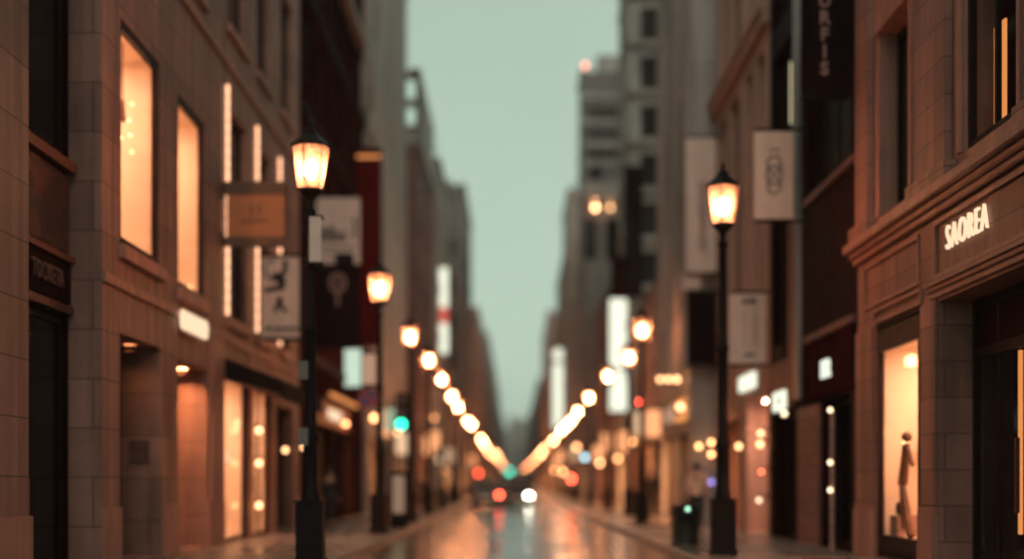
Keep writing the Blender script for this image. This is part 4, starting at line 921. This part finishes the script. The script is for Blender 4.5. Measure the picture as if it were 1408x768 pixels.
def person(label, x, y, rot, coat, stride=.16, arms=.12, hgt=1.0, bend=0.0, long_coat=True):
    """a standing or walking figure facing -y before it is turned; stride sets how far the feet are apart"""
    r = empty('person', (0, 0, 0), label, 'person', 'people on the pavements')
    H = [(0, 0, .95), (0, -.01 - bend * .3, 1.15), (0, -.015 - bend * .7, 1.36), (0, -.015 - bend, 1.48), (0, -.03 - bend * 1.15, 1.545), (0, -.04 - bend * 1.2, 1.62), (0, -.03 - bend * 1.2, 1.69)]
    P = [(H[0], (.135, .10)), (H[1], (.125, .09)), (H[2], (.15, .10)), (H[3], .055), (H[4], (.062, .075)), (H[5], (.075, .092)), (H[6], (.05, .06))]
    E_ = [(i, i + 1) for i in range(6)]
    P.append(((0, H[5][1] - .10, 1.60), .014)); E_.append((5, 7))                      # nose
    for s in (-1, 1): P.append(((s * .082, H[5][1] + .01, 1.615), .016)); E_.append((5, len(P) - 1))   # ears
    arm_pts = {}
    for s in (-1, 1):
        sw = s * arms
        ch = [((s * .19, H[2][1], 1.41), .06), ((s * .235, H[2][1] + sw * .5, 1.13), .043), ((s * .235, H[2][1] + sw - .07, .9), .03), ((s * .232, H[2][1] + sw - .09, .83), (.018, .036))]
        b0 = len(P); P += ch; E_.append((2, b0)); E_ += [(b0 + i, b0 + i + 1) for i in range(3)]; arm_pts[s] = ch
        hx, hy, hz = ch[3][0]
        for k, (dy, ln) in enumerate(((-.03, .075), (-.01, .085), (.01, .08), (.028, .062))):          # four curled fingers
            i0 = len(P); P.append(((hx - s * .004, hy + dy, hz - .035), .0095)); P.append(((hx - s * .012, hy + dy - .006, hz - .035 - ln * .55), .0085)); P.append(((hx - s * .03, hy + dy - .01, hz - .03 - ln * .85), .007))
            E_ += [(b0 + 3, i0), (i0, i0 + 1), (i0 + 1, i0 + 2)]
        i0 = len(P); P.append(((hx - s * .012, hy - .045, hz + .005), .011)); P.append(((hx - s * .022, hy - .062, hz - .04), .009)); E_ += [(b0 + 3, i0), (i0, i0 + 1)]
    legs = {}
    for s in (-1, 1):
        st = s * stride
        ch = [((s * .095, 0, .88), (.09, .09)), ((s * .10, -st * .45 - .02, .48), .06), ((s * .10, -st + (.03 if st < 0 else 0), .10 + (.04 if st < 0 else 0)), .04), ((s * .115, -st - .13, .045), (.045, .03))]
        b0 = len(P); P += ch; E_.append((0, b0)); E_ += [(b0 + i, b0 + i + 1) for i in range(3)]; legs[s] = ch
    skinned('body', P, E_, skin_m, r)
    # clothes follow the same joints, a little larger
    C = [((0, .005, .80 if long_coat else .92), (.175, .135)), (H[1], (.155, .12)), (H[2], (.185, .13)), ((0, H[3][1], 1.455), (.085, .08))]; CE = [(0, 1), (1, 2), (2, 3)]
    for s in (-1, 1):
        a = arm_pts[s]; b0 = len(C); C += [(a[0][0], .082), (a[1][0], .064), (a[2][0], .05)]; CE += [(2, b0), (b0, b0 + 1), (b0 + 1, b0 + 2)]
    skinned('coat', C, CE, coat, r, 1)
    T = [((0, 0, .93), (.145, .115))]; TE = []
    for s in (-1, 1):
        l = legs[s]; b0 = len(T); T += [(l[0][0], .105), (l[1][0], .078), ((l[2][0][0], l[2][0][1], l[2][0][2] + .02), .062)]; TE += [(0, b0), (b0, b0 + 1), (b0 + 1, b0 + 2)]
    skinned('trousers', T, TE, trou_k, r)
    for s in (-1, 1):
        l = legs[s]; a = Vector(l[2][0]); t = Vector(l[3][0]); hl = a + Vector((0, .045, -.05 if a.z < .12 else -.045))
        skinned('shoe', [((a.x, a.y, max(.075, a.z - .01)), .05), ((hl.x, hl.y, max(.04, hl.z)), (.04, .042)), ((t.x, t.y + .03, .045), (.05, .036)), ((t.x, t.y - .04, .038), (.042, .028))], [(0, 1), (0, 2), (2, 3)], shoe_m, r, 0)
    hd = H[5]; hb = MB().ball((0, hd[1] + .016, 1.655), .103, 16, 10, (.92, 1.06, .98)); hb.v = [v if not (v.y < hd[1] - .035 and v.z < 1.68) else Vector((v.x * .9, hd[1] - .035, max(v.z, 1.66))) for v in hb.v]
    hb.build('hair', hair_m, r, smooth=True)
    for s in (-1, 1): MB().ball((s * .032, hd[1] - .084, 1.63), .011, 8, 6).build('eye', shoe_m, r)
    MB().ball((0, hd[1] - .086, 1.565), .018, 8, 6, (1, .4, .35)).build('mouth', red_s, r)
    r.location = (x, y, PAVE); r.rotation_euler.z = rot; r.scale = (hgt, hgt, hgt)
    return r
person('person in a beige coat with black hair walking away behind the litter bin', XU(958, 36.5), 36.5, R(165), coat_b, .15, .1, 1.02, .03)
person('person in dark clothes walking along the left pavement near the dark shop fronts', XU(453, 42.4), 42.4, R(170), coat_k, .2, .14, .98, .02)
person('person in dark clothes walking beyond the second right lamp pole', XU(897, 50), 50, R(-12), coat_k, .18, .12, 1.0, .02)
person('small distant person in dark clothes on the left pavement by the lit shop front', XU(583, 66), 66, R(10), coat_k, .16, .1, 1.0, .0)

# ------------------------------------------------------------------ cars
def car(name, label, x, y, rot, paint, tail=None, head=None, van=False):
    """front points to -y before it is turned; tail and head give (left, right) lens materials"""
    r = empty(name, (0, 0, 0), label, 'car', 'cars at the far end of the road')
    Hh = 1.78 if van else 1.47
    st = [(-2.15, .42, .62, .70), (-2.05, .28, .74, .80), (-1.3, .2, .92, .86), (-.6, .19, .95, .875), (1.2, .19, .97, .875), (1.95, .22, .96, .86), (2.12, .34, .9, .80)]
    mb = MB(); ringn = 10; i0 = 0
    for (yy, zb, zt, hw) in st:
        prof = [(-hw * .86, zb), (-hw, zb + .12), (-hw, (zb + zt) / 2), (-hw * .97, zt - .06), (-hw * .86, zt), (hw * .86, zt), (hw * .97, zt - .06), (hw, (zb + zt) / 2), (hw, zb + .12), (hw * .86, zb)]
        mb.v += [Vector((px, yy, pz)) for px, pz in prof]
    for j in range(len(st) - 1):
        for k in range(ringn): mb.f.append((j * ringn + k, j * ringn + (k + 1) % ringn, (j + 1) * ringn + (k + 1) % ringn, (j + 1) * ringn + k))
    mb.f.append(tuple(range(ringn))); mb.f.append(tuple((len(st) - 1) * ringn + k for k in range(ringn)))
    mb.build('body', paint, r, smooth=True)
    ya, yb, yc, yd = (-1.15, -.45, 1.55, 2.0) if not van else (-1.55, -1.0, 1.9, 2.06)
    zt = .955
    cb = MB().hexa([(-.76, ya, zt - .04), (.76, ya, zt - .04), (.76, yd, zt - .04), (-.76, yd, zt - .04), (-.6, yb, Hh), (.6, yb, Hh), (.6, yc, Hh), (-.6, yc, Hh)])
    cb.build('cabin', paint, r, bevel=.06, smooth=True)
    def pane(c0, c1, c2, c3, n):                             # a thin glass sheet just outside the cabin
        c = [Vector(q) for q in (c0, c1, c2, c3)]; nn = Vector(n).normalized(); ctr = sum(c, Vector()) / 4
        c = [ctr + (q - ctr) * .84 for q in c]
        MB().hexa([q + nn * .004 for q in c] + [q + nn * .016 for q in c]).build('window', pane_g, r)
    b_, t_ = zt + .0, Hh
    pane((-.76, ya, b_), (.76, ya, b_), (.6, yb, t_), (-.6, yb, t_), (0, -(t_ - b_), yb - ya)); pane((-.76, yd, b_), (.76, yd, b_), (.6, yc, t_), (-.6, yc, t_), (0, t_ - b_, yd - yc))
    for s in (-1, 1):
        ym0, ym1 = (ya + yd) / 2, (yb + yc) / 2
        pane((s * .76, ya, b_), (s * .76, ym0, b_), (s * .6, ym1, t_), (s * .6, yb, t_), (s, 0, .3)); pane((s * .76, ym0, b_), (s * .76, yd, b_), (s * .6, yc, t_), (s * .6, ym1, t_), (s, 0, .3))
        for yy in (-1.32, 1.35):
            w = MB().cyl((s * .70, yy, .31), (s * .885, yy, .31), .31, n=20).build('wheel', rubber, r, bevel=.02)
            MB().cyl((s * .88, yy, .31), (s * .893, yy, .31), .19, n=12).build('rim', metal_g, w)
        MB().box(s * .45, s * .74, -2.15, -2.02, .56, .7).build('headlight', (head[0] if s < 0 else head[1]) if head else grey_lens, r, bevel=.02)
        MB().box(s * .58, s * .78, 2.03, 2.14, .66, .86).build('taillight', (tail[0] if s < 0 else tail[1]) if tail else red_lens, r, bevel=.02)
        MB().box(s * .80, s * .98, -.95, -.8, .92, 1.05).build('wing_mirror', paint, r, bevel=.02)
    MB().box(-.26, .26, 2.125, 2.15, .52, .66).build('number_plate', plate_m, r); MB().box(-.26, .26, -2.18, -2.15, .44, .57).build('number_plate', plate_m, r)
    MB().box(-.8, .8, 2.08, 2.18, .3, .48).build('bumper', rubber, r, bevel=.03); MB().box(-.78, .78, -2.2, -2.1, .26, .42).build('bumper', rubber, r, bevel=.03)
    r.location = (x, y, 0.004); r.rotation_euler.z = rot
    return r
car('parked_car', 'grey hatchback seen from behind with one red tail light glowing', XU(670, 80), 80, R(180), car_grey, tail=(tail_l, red_lens))
car('oncoming_van', 'dark van facing the camera with one bright white headlight', XU(713, 88), 88, 0, car_dark, head=(grey_lens, head_l), van=True)
car('distant_car', 'dark car farther down the road, seen between the hatchback and the van', XU(693, 102), 102, R(180), car_dark)

# ------------------------------------------------------------------ air, sky, sun, camera
w = bpy.data.worlds.new('World'); SC.world = w; w.use_nodes = True
nt = w.node_tree; N, L = nt.nodes, nt.links; N.clear()
out = N.new('ShaderNodeOutputWorld'); bg = N.new('ShaderNodeBackground'); L.new(bg.outputs[0], out.inputs[0])
sky = N.new('ShaderNodeTexSky'); sky.sky_type = 'NISHITA'; sky.sun_disc = False; sky.sun_elevation = R(28); sky.sun_rotation = R(180); sky.air_density = 1.5; sky.dust_density = 3
hs = N.new('ShaderNodeHueSaturation'); hs.inputs['Saturation'].default_value = .25; L.new(sky.outputs[0], hs.inputs['Color'])
mx = N.new('ShaderNodeMix'); mx.data_type = 'RGBA'; mx.inputs[0].default_value = .88                      # overcast veil
tc = N.new('ShaderNodeTexCoord'); sz = N.new('ShaderNodeSeparateXYZ'); L.new(tc.outputs['Generated'], sz.inputs[0])      # cloud a little darker overhead
zr = N.new('ShaderNodeMapRange'); zr.inputs[1].default_value = .08; zr.inputs[2].default_value = .36; zr.inputs[3].default_value = 1.0; zr.inputs[4].default_value = .78; L.new(sz.outputs[2], zr.inputs[0])
cn = N.new('ShaderNodeTexNoise'); cn.inputs['Scale'].default_value = 3.0; cn.inputs['Detail'].default_value = 4; L.new(tc.outputs['Generated'], cn.inputs['Vector'])
cr = N.new('ShaderNodeMapRange'); cr.inputs[1].default_value = .3; cr.inputs[2].default_value = .7; cr.inputs[3].default_value = .95; cr.inputs[4].default_value = 1.05; L.new(cn.outputs['Fac'], cr.inputs[0])
zm = N.new('ShaderNodeMath'); zm.operation = 'MULTIPLY'; L.new(zr.outputs[0], zm.inputs[0]); L.new(cr.outputs[0], zm.inputs[1])
vs_ = N.new('ShaderNodeVectorMath'); vs_.operation = 'SCALE'; vs_.inputs[0].default_value = (4.65, 6.1, 4.9); L.new(zm.outputs[0], vs_.inputs['Scale'])
L.new(hs.outputs[0], mx.inputs[6]); L.new(vs_.outputs[0], mx.inputs[7])
L.new(mx.outputs[2], bg.inputs[0]); bg.inputs[1].default_value = SKY_STRENGTH
sun = bpy.data.lights.new('sun', 'SUN'); sun.energy = .5; sun.angle = R(35); sun.color = (1, .72, .60)
so = bpy.data.objects.new('sun', sun); COL.objects.link(so); so.rotation_euler = (R(62), 0, 0)
hz = _new('air'); m, nt, out = hz
pv = nt.nodes.new('ShaderNodeVolumePrincipled'); pv.inputs['Density'].default_value = HAZE; pv.inputs['Color'].default_value = (1.0, .86, .80, 1); pv.inputs['Anisotropy'].default_value = .2
nt.links.new(pv.outputs[0], out.inputs['Volume'])
if HAZE > 0:
    h = MB().box(-310, 310, -70, 910, -1.5, 48).build('haze', m); tag(h, kind='stuff'); h.data.materials[0].cycles.homogeneous_volume = True if hasattr(m.cycles, 'homogeneous_volume') else None
cam = bpy.data.cameras.new('camera'); co = bpy.data.objects.new('camera', cam); COL.objects.link(co); SC.camera = co
co.location = (0, 0, EYE); co.rotation_euler = (R(90), 0, 0)
cam.sensor_width = 36; cam.lens = 36 * FPX / 1408; cam.shift_x = (704 - VPX) / 1408; cam.shift_y = (HOR - 384) / 1408
cam.clip_start = .1; cam.clip_end = 3000
cam.dof.use_dof = True; cam.dof.focus_distance = FOCUS; cam.dof.aperture_fstop = FSTOP; cam.dof.aperture_blades = 0
SC.render.engine = 'CYCLES'; cy = SC.cycles
cy.use_denoising = True; cy.denoiser = 'OPENIMAGEDENOISE'; cy.max_bounces = 8; cy.diffuse_bounces = 3; cy.glossy_bounces = 4; cy.transparent_max_bounces = 12; cy.transmission_bounces = 6; cy.volume_bounces = 0
cy.sample_clamp_indirect = 30.0; cy.use_light_tree = True; cy.caustics_reflective = False; cy.caustics_refractive = False
vs = SC.view_settings; vs.view_transform = 'Standard'; vs.look = 'None'; vs.exposure = EXPO; vs.gamma = 1; vs.use_curve_mapping = False
